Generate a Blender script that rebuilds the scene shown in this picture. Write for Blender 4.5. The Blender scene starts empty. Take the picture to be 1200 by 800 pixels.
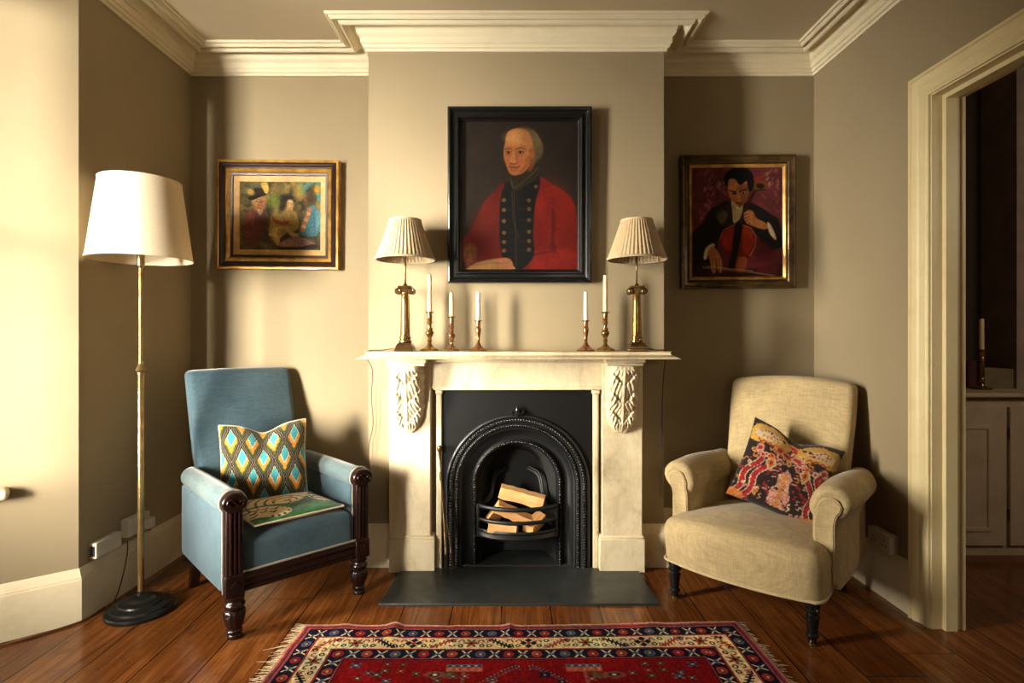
import bpy, math, random
import numpy as np
from mathutils import Vector, Matrix
random.seed(7); rng = np.random.default_rng(11)
SC = bpy.context.scene; COL = SC.collection
PI = math.pi; sin = math.sin; cos = math.cos

# ------------------------------------------------------------------ colour
def l1(c):
    c = c/255.0
    return c/12.92 if c <= 0.04045 else ((c+0.055)/1.055)**2.4
def lin(c): return (l1(c[0]), l1(c[1]), l1(c[2]), 1.0)

# ------------------------------------------------------------------ materials
class NT:
    def __init__(s, name):
        s.m = bpy.data.materials.new(name); s.m.use_nodes = True
        s.t = s.m.node_tree; s.t.nodes.clear()
        s.out = s.n('ShaderNodeOutputMaterial'); s.b = s.n('ShaderNodeBsdfPrincipled')
        s.l(s.b.outputs[0], s.out.inputs['Surface'])
    def n(s, ty, **kw):
        x = s.t.nodes.new(ty)
        for k, v in kw.items(): setattr(x, k, v)
        return x
    def l(s, a, b): s.t.links.new(a, b)
    def coord(s, scale=(1,1,1), which='Object'):
        tc = s.n('ShaderNodeTexCoord'); mp = s.n('ShaderNodeMapping')
        mp.inputs['Scale'].default_value = scale
        s.l(tc.outputs[which], mp.inputs['Vector']); return mp.outputs[0]
    def noise(s, vec, scale, detail=4, rough=.55, dist=0):
        x = s.n('ShaderNodeTexNoise'); x.inputs['Scale'].default_value = scale
        x.inputs['Detail'].default_value = detail; x.inputs['Roughness'].default_value = rough
        x.inputs['Distortion'].default_value = dist
        s.l(vec, x.inputs['Vector']); return x.outputs['Fac']
    def ramp(s, fac, stops):
        r = s.n('ShaderNodeValToRGB'); e = r.color_ramp.elements
        while len(e) < len(stops): e.new(.5)
        for i, (p, c) in enumerate(stops):
            e[i].position = p; e[i].color = lin(c) if len(c) == 3 else c
        s.l(fac, r.inputs[0]); return r.outputs[0]
    def mix(s, fac, a, b, mode='MIX'):
        x = s.n('ShaderNodeMix', data_type='RGBA', blend_type=mode)
        for sock, v in ((x.inputs[0], fac), (x.inputs[6], a), (x.inputs[7], b)):
            if hasattr(v, 'node'): s.l(v, sock)
            else: sock.default_value = v
        return x.outputs[2]
    def math(s, op, a, b=None, clamp=False):
        x = s.n('ShaderNodeMath', operation=op); x.use_clamp = clamp
        for sock, v in ((x.inputs[0], a), (x.inputs[1], b)):
            if v is None: continue
            if hasattr(v, 'node'): s.l(v, sock)
            else: sock.default_value = v
        return x.outputs[0]
    def bump(s, h, strength=.3, dist=.01):
        b = s.n('ShaderNodeBump'); b.inputs['Strength'].default_value = strength
        b.inputs['Distance'].default_value = dist
        s.l(h, b.inputs['Height']); s.l(b.outputs[0], s.b.inputs['Normal'])
    def set(s, **kw):
        for k, v in kw.items():
            sk = s.b.inputs[k.replace('_', ' ')]
            if hasattr(v, 'node'): s.l(v, sk)
            else: sk.default_value = v

def plain(name, c, rough=.5, metal=0, var=.06, scale=8, bump=.0, bscale=60, spec=.5):
    t = NT(name); v = t.coord()
    d = tuple(max(0, x*(1-var*1.6)) for x in c); u = tuple(min(255, x*(1+var)) for x in c)
    t.set(Base_Color=t.ramp(t.noise(v, scale), [(.3, d), (.7, u)]), Roughness=rough, Metallic=metal)
    t.b.inputs['Specular IOR Level'].default_value = spec
    if bump: t.bump(t.noise(v, bscale, 3), bump, .004)
    return t.m

def fabric(name, c, var=.1, thread=420, rough=.9, c2=None, slub=.5, sheen=.25, big=3.0):
    t = NT(name); v = t.coord()
    w1 = t.noise(t.coord((thread, 18, 18)), 1, 2); w2 = t.noise(t.coord((18, 18, thread)), 1, 2)
    w3 = t.noise(t.coord((18, thread, 18)), 1, 2)
    w = t.math('ADD', t.math('ADD', w1, w2), w3)
    bigv = t.noise(v, big, 4)
    c2 = c2 or tuple(x*(1-var*2.2) for x in c)
    base = t.ramp(bigv, [(.32, c2), (.68, c)])
    th = t.ramp(t.math('MULTIPLY', w, .3334), [(.36, (150,150,150)), (.62, (255,255,255))])
    t.set(Base_Color=t.mix(slub, base, th, 'MULTIPLY'), Roughness=rough)
    t.b.inputs['Specular IOR Level'].default_value = .2
    t.b.inputs['Sheen Weight'].default_value = sheen
    t.b.inputs['Sheen Roughness'].default_value = .4
    t.bump(w, .18, .002)
    return t.m

def vcol_mat(name, rough=.6, spec=.3, bump=.15, bscale=220, sheen=0):
    t = NT(name); a = t.n('ShaderNodeVertexColor'); a.layer_name = 'Col'
    t.set(Base_Color=a.outputs['Color'], Roughness=rough)
    t.b.inputs['Specular IOR Level'].default_value = spec
    t.b.inputs['Sheen Weight'].default_value = sheen
    t.bump(t.noise(t.coord(), bscale, 3), bump, .003)
    return t.m

# ------------------------------------------------------------------ mesh building
class MB:
    def __init__(s): s.v = []; s.f = []
    def add(s, vs, fs):
        o = len(s.v); s.v += [tuple(p) for p in vs]; s.f += [tuple(i+o for i in f) for f in fs]
        return s
    def grid(s, P, closeu=False, closev=False):
        """P[i][j] points; quads between"""
        n = len(P); m = len(P[0]); fs = []
        for i in range(n if closeu else n-1):
            for j in range(m if closev else m-1):
                a, b = i, (i+1) % n; c, d = j, (j+1) % m
                fs.append((a*m+c, a*m+d, b*m+d, b*m+c))
        return s.add([p for r in P for p in r], fs)
    def box(s, x0, x1, y0, y1, z0, z1):
        vs = [(x, y, z) for z in (z0, z1) for y in (y0, y1) for x in (x0, x1)]
        return s.add(vs, [(0,2,3,1), (4,5,7,6), (0,1,5,4), (2,6,7,3), (0,4,6,2), (1,3,7,5)])
    def lathe(s, prof, n=32, c=(0,0,0), mod=None, caps=True, axis='z', phase=0):
        P = []
        for (r, z) in prof:
            row = []
            for k in range(n):
                a = 2*PI*(k+phase)/n; rr = r*(mod(a, z) if mod else 1)
                if axis == 'z': p = (c[0]+rr*cos(a), c[1]+rr*sin(a), c[2]+z)
                elif axis == 'y': p = (c[0]+rr*cos(a), c[1]+z, c[2]+rr*sin(a))
                else: p = (c[0]+z, c[1]+rr*cos(a), c[2]+rr*sin(a))
                row.append(p)
            P.append(row)
        o = len(s.v); s.grid(P, closev=True)
        if caps:
            s.f.append(tuple(o+k for k in range(n))[::-1]); L = (len(prof)-1)*n
            s.f.append(tuple(o+L+k for k in range(n)))
        return s
    def tube(s, pts, r, n=8, flat=None, caps=True):
        pts = [Vector(p) for p in pts]; P = []
        up = Vector((0,0,1)); prevn = None
        for i, p in enumerate(pts):
            t = (pts[min(i+1, len(pts)-1)] - pts[max(i-1, 0)]).normalized()
            if prevn is None:
                a = up if abs(t.z) < .9 else Vector((1,0,0))
                nn = (a - t*a.dot(t)).normalized()
            else:
                nn = (prevn - t*prevn.dot(t)).normalized()
            prevn = nn; b = t.cross(nn)
            rr = r[i] if isinstance(r, (list, tuple)) else r
            P.append([p + (nn*cos(2*PI*k/n)*(flat or 1) + b*sin(2*PI*k/n))*rr for k in range(n)])
        o = len(s.v); s.grid(P, closev=True)
        if caps:
            s.f.append(tuple(o+k for k in range(n))[::-1]); L = (len(P)-1)*n
            s.f.append(tuple(o+L+k for k in range(n)))
        return s
    def prism(s, poly, y0, y1, axis='y'):
        n = len(poly)
        def q(a, b, d):
            return {'y': (a, d, b), 'z': (a, b, d), 'x': (d, a, b)}[axis]
        vs = [q(a, b, y0) for a, b in poly] + [q(a, b, y1) for a, b in poly]
        fs = [tuple(range(n)), tuple(range(2*n-1, n-1, -1))]
        fs += [(i, n+i, n+(i+1) % n, (i+1) % n) for i in range(n)]
        return s.add(vs, fs)
    def rbox(s, c, h, r, seg=6, deform=None, inner=4):
        """rounded box, centre c, half sizes h, corner radius r"""
        rr = r if isinstance(r, (tuple, list)) else (r, r, r)
        def axisvals(hh, rad):
            a = [-hh + rad*(1-math.tan(PI/4*(1-k/seg))) for k in range(seg+1)]
            b = list(np.linspace(-hh+rad, hh-rad, inner+2)[1:-1])
            return a + b + [-x for x in a[::-1]]
        ax = [axisvals(h[i], rr[i]) for i in range(3)]
        def shape(p):
            q = [max(-h[i]+rr[i], min(h[i]-rr[i], p[i])) for i in range(3)]
            d = [(p[i]-q[i])/rr[i] for i in range(3)]
            L = math.sqrt(sum(x*x for x in d)) or 1
            out = [q[i]+d[i]/L*rr[i]+c[i] for i in range(3)]
            return deform(*out) if deform else tuple(out)
        for i in range(3):
            j, k = (i+1) % 3, (i+2) % 3
            for sg in (-1, 1):
                P = []
                for a in ax[j]:
                    row = []
                    for b in ax[k]:
                        p = [0,0,0]; p[i] = sg*h[i]; p[j] = a; p[k] = b
                        row.append(shape(p))
                    P.append(row)
                if sg < 0: P = P[::-1]
                s.grid(P)
        return s
    def xf(s, M):
        s.v = [tuple(M @ Vector(p)) for p in s.v]; return s
    def build(s, name, mat, parent=None, smooth=True, weld=True, angle=40, sub=0):
        me = bpy.data.meshes.new(name); me.from_pydata(s.v, [], s.f); me.validate()
        import bmesh
        bm = bmesh.new(); bm.from_mesh(me)
        if weld: bmesh.ops.remove_doubles(bm, verts=bm.verts, dist=1e-5)
        bmesh.ops.recalc_face_normals(bm, faces=bm.faces)
        if smooth:
            for f in bm.faces: f.smooth = True
            lim = math.radians(angle)
            for e in bm.edges:
                if len(e.link_faces) == 2: e.smooth = e.calc_face_angle(0) < lim
                else: e.smooth = False
        bm.to_mesh(me); bm.free()
        o = bpy.data.objects.new(name, me); COL.objects.link(o)
        if mat: me.materials.append(mat)
        if parent: o.parent = parent
        if sub:
            m = o.modifiers.new('sub', 'SUBSURF'); m.levels = sub; m.render_levels = sub
        return o

def bevel(o, w=.004, seg=2):
    m = o.modifiers.new('bevel', 'BEVEL'); m.width = w; m.segments = seg
    m.limit_method = 'ANGLE'; m.angle_limit = math.radians(35); return o
def tag(o, label, cat, group=None, kind=None):
    o['label'] = label; o['category'] = cat
    if group: o['group'] = group
    if kind: o['kind'] = kind
    return o
def struct(o): o['kind'] = 'structure'; return o
def empty(name, loc=(0,0,0), rz=0, label=None, cat=None, group=None):
    o = bpy.data.objects.new(name, None); COL.objects.link(o)
    o.location = loc; o.rotation_euler = (0,0,rz); o.empty_display_size = .1
    if label: tag(o, label, cat, group)
    return o
def copy_tree(o, parent=None):
    c = o.copy(); COL.objects.link(c)
    if parent: c.parent = parent
    for ch in [x for x in COL.objects if x.parent == o]: copy_tree(ch, c)
    return c
def sweep_plan(mb, path, prof, z0=0, closed=False):
    """mitred sweep along a plan polyline; offset to the right of travel; prof=(offset, z)"""
    n = len(path); pts = [Vector(p) for p in path]; N = []
    for i in range(n):
        def nr(a, b):
            d = (b-a).normalized(); return Vector((d.y, -d.x))
        if closed or 0 < i < n-1:
            n1 = nr(pts[i-1], pts[i]); n2 = nr(pts[i], pts[(i+1) % n])
            m = (n1+n2).normalized(); N.append(m/max(.2, m.dot(n1)))
        elif i == 0: N.append(nr(pts[0], pts[1]))
        else: N.append(nr(pts[-2], pts[-1]))
    P = [[(pts[i].x+N[i].x*p, pts[i].y+N[i].y*p, z0+z) for p, z in prof] for i in range(n)]
    o = len(mb.v); m = len(prof)
    mb.grid(P, closeu=closed)
    if not closed:
        mb.f.append(tuple(o+k for k in range(m))); mb.f.append(tuple(o+(n-1)*m+k for k in range(m))[::-1])
    return mb
def rect_frame(mb, w, h, prof, cx=0, cz=0):
    """picture frame ring, in XZ; prof = list of (inset, protrusion towards -Y)"""
    P = []
    for ins, pr in prof:
        a, b = w/2-ins, h/2-ins
        P.append([(cx-a, -pr, cz-b), (cx+a, -pr, cz-b), (cx+a, -pr, cz+b), (cx-a, -pr, cz+b)])
    return mb.grid(P, closev=True)
def arch_pts(cx, cz, r, zb, n=40, nl=14):
    L = [(cx-r, zb+(cz-zb)*k/nl) for k in range(nl)]
    A = [(cx+r*cos(PI-PI*k/n), cz+r*sin(PI*k/n)) for k in range(n+1)]
    return L + A + [(cx+r, cz-(cz-zb)*(k+1)/nl) for k in range(nl)]

# ------------------------------------------------------------------ painter: pictures and textiles as vertex colour
def vnoise(H, W, sx, sy, seed=0):
    r = np.random.default_rng(seed); gx, gy = max(2, int(sx)), max(2, int(sy))
    g = r.random((gy+2, gx+2)); y = np.linspace(0, gy, H); x = np.linspace(0, gx, W)
    yi = y.astype(int); xi = x.astype(int); fy = y-yi; fx = x-xi
    fy = fy*fy*(3-2*fy); fx = fx*fx*(3-2*fx)
    a = g[np.ix_(yi, xi)]; b = g[np.ix_(yi, xi+1)]; c = g[np.ix_(yi+1, xi)]; d = g[np.ix_(yi+1, xi+1)]
    return (a*(1-fx)+b*fx)*(1-fy)[:, None] + (c*(1-fx)+d*fx)*fy[:, None]
def smooth_closed(pts, k=4):
    P = [np.array(p, float) for p in pts]; n = len(P); out = []
    for i in range(n):
        p0, p1, p2, p3 = P[i-1], P[i], P[(i+1) % n], P[(i+2) % n]
        for t in np.linspace(0, 1, k, endpoint=False):
            out.append(.5*((2*p1)+(-p0+p2)*t+(2*p0-5*p1+4*p2-p3)*t*t+(-p0+3*p1-3*p2+p3)*t**3))
    return out
class Paint:
    def __init__(s, W, H, box, base):
        s.W, s.H = W, H; x0, y0, x1, y1 = box
        s.X, s.Y = np.meshgrid(np.linspace(x0, x1, W), np.linspace(y0, y1, H))
        s.A = np.ones((H, W, 3))*np.array(base, float); s.px = (x1-x0)/W
        s.wob = (vnoise(H, W, W/7, H/7, 5)-.5, vnoise(H, W, W/7, H/7, 6)-.5)
    def put(s, m, col, a=1):
        m = np.clip(m, 0, 1)[..., None]*a; s.A = s.A*(1-m)+np.array(col, float)*m
    def poly(s, pts, col, soft=1.5, a=1, sm=True, wob=0):
        if sm: pts = smooth_closed(pts)
        X = s.X+s.wob[0]*wob; Y = s.Y+s.wob[1]*wob
        ins = np.zeros(X.shape, bool); D = np.full(X.shape, 1e9); n = len(pts)
        for i in range(n):
            (x1, y1), (x2, y2) = pts[i], pts[(i+1) % n]
            c = (y1 > Y) != (y2 > Y)
            with np.errstate(divide='ignore', invalid='ignore'):
                xi = (x2-x1)*(Y-y1)/(y2-y1+1e-12)+x1
            ins ^= c & (X < xi)
            dx, dy = x2-x1, y2-y1; L = dx*dx+dy*dy+1e-9
            t = np.clip(((X-x1)*dx+(Y-y1)*dy)/L, 0, 1)
            D = np.minimum(D, np.hypot(X-x1-t*dx, Y-y1-t*dy))
        sd = np.where(ins, D, -D); sf = max(soft, s.px*.5)
        s.put(.5+sd/(2*sf), col, a)
    def ell(s, cx, cy, rx, ry, col, rot=0, soft=.15, a=1, wob=0):
        X = s.X+s.wob[0]*wob-cx; Y = s.Y+s.wob[1]*wob-cy
        c, n = cos(rot), sin(rot); x = (X*c+Y*n)/rx; y = (-X*n+Y*c)/ry
        d = np.hypot(x, y); sf = max(soft, s.px*.5/min(rx, ry)); s.put(.5+(1-d)/(2*sf), col, a)
    def line(s, pts, w, col, soft=1, a=1, wob=0):
        X = s.X+s.wob[0]*wob; Y = s.Y+s.wob[1]*wob; D = np.full(X.shape, 1e9)
        for (x1, y1), (x2, y2) in zip(pts[:-1], pts[1:]):
            dx, dy = x2-x1, y2-y1; L = dx*dx+dy*dy+1e-9
            t = np.clip(((X-x1)*dx+(Y-y1)*dy)/L, 0, 1)
            D = np.minimum(D, np.hypot(X-x1-t*dx, Y-y1-t*dy))
        sf = max(soft, s.px*.5); s.put(.5+(w/2-D)/(2*sf), col, a)
    def tex(s, amt, sx, sy, seed=1):
        s.A *= (1+amt*(vnoise(s.H, s.W, sx, sy, seed)-.5))[..., None]
    def tint(s, amt, sx, sy, seed=1):
        for k in range(3): s.A[..., k] *= 1+amt*(vnoise(s.H, s.W, sx, sy, seed+k*17)-.5)
    def linear(s, gain=1):
        c = np.clip(s.A*gain, 0, 255)/255.0
        return np.where(c <= .04045, c/12.92, ((c+.055)/1.055)**2.4)
def sample(img, u, v):
    """img HxWx3; u,v in 0..1 (v down), bilinear"""
    H, W, _ = img.shape; x = np.clip(u, 0, 1)*(W-1); y = np.clip(v, 0, 1)*(H-1)
    xi = np.minimum(x.astype(int), W-2); yi = np.minimum(y.astype(int), H-2)
    fx = (x-xi)[..., None]; fy = (y-yi)[..., None]
    return (img[yi, xi]*(1-fx)+img[yi, xi+1]*fx)*(1-fy)+(img[yi+1, xi]*(1-fx)+img[yi+1, xi+1]*fx)*fy
def set_cols(o, cols):
    at = o.data.color_attributes.new('Col', 'FLOAT_COLOR', 'POINT')
    c = np.concatenate([cols.reshape(-1, 3), np.ones((cols.reshape(-1, 3).shape[0], 1))], 1).astype(np.float32)
    at.data.foreach_set('color', c.ravel())
def grid_obj(name, PX, PY, PZ, cols, mat, parent=None):
    H, W = PX.shape
    vs = np.stack([PX, PY, PZ], -1).reshape(-1, 3)
    idx = np.arange(H*W).reshape(H, W)
    fs = np.stack([idx[:-1, :-1], idx[1:, :-1], idx[1:, 1:], idx[:-1, 1:]], -1).reshape(-1, 4)
    me = bpy.data.meshes.new(name); me.from_pydata(vs.tolist(), [], fs.tolist())
    me.polygons.foreach_set('use_smooth', [True]*len(me.polygons))
    o = bpy.data.objects.new(name, me); COL.objects.link(o)
    me.materials.append(mat); set_cols(o, cols)
    if parent: o.parent = parent
    return o
# ================================================================== materials of the place
def wall_mat():
    t = NT('taupe_paint'); v = t.coord()
    n1 = t.noise(v, 1.6, 5); n2 = t.noise(v, 38, 4)
    base = t.ramp(n1, [(.3, (141,126,99)), (.7, (149,134,106))])
    t.set(Base_Color=base, Roughness=.75); t.b.inputs['Specular IOR Level'].default_value = .25
    t.bump(n2, .12, .004); return t.m
def cream_mat(name='cream_gloss_paint', c=(220,206,174), d=(206,189,152), r=.42):
    t = NT(name); v = t.coord()
    base = t.ramp(t.noise(v, 5, 6, .65), [(.3, d), (.52, c), (.8, c)])
    t.set(Base_Color=base, Roughness=r); t.b.inputs['Specular IOR Level'].default_value = .35
    t.bump(t.noise(v, 30, 3), .1, .003); return t.m
def ceiling_mat():
    t = NT('ceiling_paint'); v = t.coord()
    t.set(Base_Color=t.ramp(t.noise(v, 2, 4), [(.3, (196,182,152)), (.7, (206,192,162))]), Roughness=.85)
    t.bump(t.noise(v, 25, 4), .1, .004); return t.m
def floor_mat():
    t = NT('old_floorboards'); PW = .2245
    tc = t.n('ShaderNodeTexCoord'); sp = t.n('ShaderNodeSeparateXYZ'); t.l(tc.outputs['Object'], sp.inputs[0])
    u = t.math('DIVIDE', t.math('ADD', sp.outputs[0], 20*PW+.037), PW)
    bi = t.math('FLOOR', u); fr = t.math('FRACT', u)
    # boards also end across the room: a joint whose position changes from board to board
    wn0 = t.n('ShaderNodeTexWhiteNoise', noise_dimensions='1D'); t.l(bi, wn0.inputs['W'])
    ly = t.math('DIVIDE', t.math('ADD', sp.outputs[1], t.math('MULTIPLY', wn0.outputs[0], 3.7)), 3.1)
    li = t.math('FLOOR', ly); lf = t.math('FRACT', ly)
    wn = t.n('ShaderNodeTexWhiteNoise', noise_dimensions='2D')
    cb = t.n('ShaderNodeCombineXYZ'); t.l(bi, cb.inputs[0]); t.l(li, cb.inputs[1]); t.l(cb.outputs[0], wn.inputs['Vector'])
    # grain
    cv = t.n('ShaderNodeCombineXYZ')
    t.l(t.math('ADD', t.math('MULTIPLY', sp.outputs[0], 22), t.math('MULTIPLY', wn.outputs[0], 40)), cv.inputs[0])
    t.l(t.math('MULTIPLY', sp.outputs[1], 1.5), cv.inputs[1])
    g1 = t.noise(cv.outputs[0], 1, 7, .62, 1.6)
    cv2 = t.n('ShaderNodeCombineXYZ')
    t.l(t.math('MULTIPLY', sp.outputs[0], 130), cv2.inputs[0]); t.l(t.math('MULTIPLY', sp.outputs[1], 5), cv2.inputs[1])
    g2 = t.noise(cv2.outputs[0], 1, 3)
    base = t.ramp(g1, [(.22, (80,43,18)), (.42, (130,76,35)), (.58, (154,95,46)), (.78, (182,122,66))])
    base = t.mix(.5, base, t.ramp(g2, [(.35, (170,160,152)), (.6, (255,255,255))]), 'MULTIPLY')
    tone = t.ramp(wn.outputs[0], [(0, (188,176,170)), (1, (255,250,244))])
    base = t.mix(1, base, tone, 'MULTIPLY')
    worn = t.noise(tc.outputs['Object'], 2.2, 6, .6, .4)
    base = t.mix(t.ramp(worn, [(.40, (0,0,0)), (.66, (190,190,190))]), base, lin((84,45,20)), 'MIX')
    scr = t.noise(tc.outputs['Object'], 9, 8, .75, 2.2)
    base = t.mix(t.ramp(scr, [(.34, (170,170,170)), (.46, (0,0,0))]), base, lin((62,32,15)), 'MIX')
    d = t.math('MULTIPLY', t.math('MINIMUM', fr, t.math('SUBTRACT', 1.0, fr)), PW)
    wob = t.math('MULTIPLY', t.noise(tc.outputs['Object'], 6, 3), .0022)
    gap = t.math('LESS_THAN', d, t.math('ADD', wob, .0014))
    d2 = t.math('MULTIPLY', t.math('MINIMUM', lf, t.math('SUBTRACT', 1.0, lf)), 3.1)
    gap = t.math('MAXIMUM', gap, t.math('LESS_THAN', d2, .0016))
    base = t.mix(gap, base, lin((16,8,4)))
    ro = t.ramp(t.noise(tc.outputs['Object'], 7, 6, .65), [(.3, (88,88,88)), (.7, (135,135,135))])
    t.set(Base_Color=base, Roughness=ro); t.b.inputs['Specular IOR Level'].default_value = .35
    h = t.math('SUBTRACT', t.math('ADD', t.math('MULTIPLY', g1, .5), t.math('MULTIPLY', g2, .2)), t.math('MULTIPLY', gap, 1.2))
    t.bump(h, .35, .004); return t.m
def marble_mat():
    t = NT('aged_cream_marble'); v = t.coord()
    n = t.noise(t.coord((1.6, 1.6, .8)), 3.2, 9, .7, .3)
    base = t.ramp(n, [(.28, (156,140,112)), (.44, (200,184,150)), (.58, (220,205,171)), (.75, (229,215,183))])
    vv = t.noise(t.coord((1, 1, .5)), 9, 9, .78, .6)
    base = t.mix(t.ramp(vv, [(.33, (150,150,150)), (.45, (0,0,0))]), base, lin((140,122,96)))
    t.set(Base_Color=base, Roughness=.45); t.b.inputs['Specular IOR Level'].default_value = .4
    t.bump(t.noise(v, 45, 3), .08, .003); return t.m
def slate_mat():
    t = NT('hearth_slate'); v = t.coord()
    n = t.noise(v, 7, 8, .65, .5)
    t.set(Base_Color=t.ramp(n, [(.3, (34,37,37)), (.6, (47,51,51)), (.8, (66,69,68))]), Roughness=t.ramp(n, [(.3, (190,190,190)), (.7, (150,150,150))]))
    t.bump(n, .25, .006); return t.m
def iron_mat(name='blackened_iron', c=(20,21,23), r=.42, b=.25):
    t = NT(name); v = t.coord()
    n = t.noise(v, 18, 6)
    t.set(Base_Color=t.ramp(n, [(.3, tuple(x*.7 for x in c)), (.7, c)]), Roughness=r)
    t.b.inputs['Specular IOR Level'].default_value = .55
    t.bump(t.noise(v, 90, 4), b, .002); return t.m
def brass_mat(name, c, d, r=.3, me=.8):
    t = NT(name); v = t.coord()
    n = t.noise(v, 16, 5)
    t.set(Base_Color=t.ramp(n, [(.3, d), (.65, c)]), Metallic=me, Roughness=t.ramp(n, [(.3, (135,135,135)), (.7, (r*255,)*3)]))
    return t.m
def wood_mat(name, c, d, r=.35, sx=(60,60,5)):
    t = NT(name); v = t.coord(sx)
    n = t.noise(v, 1, 5, .6, .8)
    t.set(Base_Color=t.ramp(n, [(.3, d), (.7, c)]), Roughness=r); t.b.inputs['Specular IOR Level'].default_value = .45
    t.bump(n, .1, .002); return t.m
M = {}
M['wall'] = wall_mat(); M['cream'] = cream_mat(); M['ceil'] = ceiling_mat(); M['floor'] = floor_mat()
M['architrave'] = cream_mat('architrave_paint', (220,204,158), (210,192,144), .4)
M['cornice'] = cream_mat('cornice_paint', (226,215,186), (219,206,174), .6)
M['marble'] = marble_mat(); M['slate'] = slate_mat(); M['iron'] = iron_mat(); M['plate'] = iron_mat('flat_black_iron', (13,13,13), .55, .15); M['plate'].node_tree.nodes['Principled BSDF'].inputs['Specular IOR Level'].default_value = .25
M['bead'] = iron_mat('polished_black_iron', (22,22,22), .22, .1)
M['soot'] = iron_mat('sooty_iron', (14,13,12), .8, .5)
M['castblack'] = iron_mat('black_lamp_iron', (22,22,22), .3, .12)
M['brass'] = brass_mat('aged_brass', (168,132,74), (112,82,42), .40)
M['bronze'] = brass_mat('dull_bronze', (124,94,58), (66,46,28), .42)
M['copper'] = brass_mat('coppery_brass', (178,130,88), (128,88,56), .3)
M['polebrass'] = brass_mat('pole_brass', (160,134,86), (116,92,54), .4)
M['darkwood'] = wood_mat('dark_mahogany', (38,17,13), (15,8,7), .26)
M['blackwood'] = wood_mat('black_lacquer', (26,24,24), (14,13,13), .22)
M['white_plastic'] = plain('white_plastic', (214,206,188), .4, var=.02)
M['dark_slot'] = plain('dark_plastic', (30,27,24), .5)
M['cable'] = plain('brown_flex', (92,52,28), .55)
M['cable_dark'] = plain('dark_flex', (50,34,24), .6)
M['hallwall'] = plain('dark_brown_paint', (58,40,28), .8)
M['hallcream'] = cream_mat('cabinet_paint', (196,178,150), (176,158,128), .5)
def glass_mat():
    t = NT('window_pane'); t.t.nodes.remove(t.b)
    tr = t.n('ShaderNodeBsdfTransparent'); gl = t.n('ShaderNodeBsdfGlossy'); gl.inputs['Roughness'].default_value = .02
    fz = t.n('ShaderNodeFresnel'); mx = t.n('ShaderNodeMixShader')
    t.l(fz.outputs[0], mx.inputs[0]); t.l(tr.outputs[0], mx.inputs[1]); t.l(gl.outputs[0], mx.inputs[2]); t.l(mx.outputs[0], t.out.inputs[0])
    return t.m
M['glass'] = glass_mat()

# ================================================================== room shell (metres; camera at the origin looking +Y)
ZC = 2.915; XL, XR = -1.893, 1.812; YB = 3.30; BX0, BX1, BY = -.767, .841, 3.02
P0 = Vector((XL, 2.437)); sd = Vector((-.781, -.6245)); P1 = P0+sd*1.10         # far splay of the bay
P2 = Vector((P1.x, .845)); P3 = Vector((XL, .16)); YR = -1.9
# floor and ceiling
mb = MB(); mb.box(-3.2, 4.4, YR-.3, 4.0, -.08, 0); struct(mb.build('floor', M['floor'], smooth=False))
mb = MB(); mb.box(-3.2, 4.4, YR-.3, 4.0, ZC, ZC+.1); struct(mb.build('ceiling', M['ceil'], smooth=False))
mb = MB(); mb.box(XL-.25, XR+.2, YB, YB+.2, 0, ZC); struct(mb.build('wall_back', M['wall'], smooth=False))
mb = MB()                                                                       # chimney breast with its fireplace hollow
mb.box(BX0, -.36, BY, YB, 0, ZC); mb.box(.45, BX1, BY, YB, 0, ZC); mb.box(-.36, .45, BY, YB, .98, ZC)
struct(mb.build('wall_chimney', M['wall'], smooth=False))
mb = MB(); mb.prism([(XL, YB), (XL, P0.y), (XL-.25, P0.y+.19), (XL-.25, YB)], 0, ZC, 'z')
mb.prism([(XL, YR), (XL, P3.y), (XL-.25, P3.y-.19), (XL-.25, YR)], 0, ZC, 'z')
struct(mb.build('wall_left', M['wall'], smooth=False))
mb = MB(); mb.box(XL-.25, XR+.2, YR-.2, YR, 0, ZC); struct(mb.build('wall_rear', M['wall'], smooth=False))
# right wall with the door opening
DY0, DY1, DZ = 1.36, 2.375, 2.285
mb = MB(); mb.box(XR, 1.935, DY1, YB+.36, 0, ZC); mb.box(XR, 1.935, YR, DY0, 0, ZC); mb.box(XR, 1.935, DY0, DY1, DZ, ZC)
struct(mb.build('wall_right', M['wall'], smooth=False))
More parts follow.
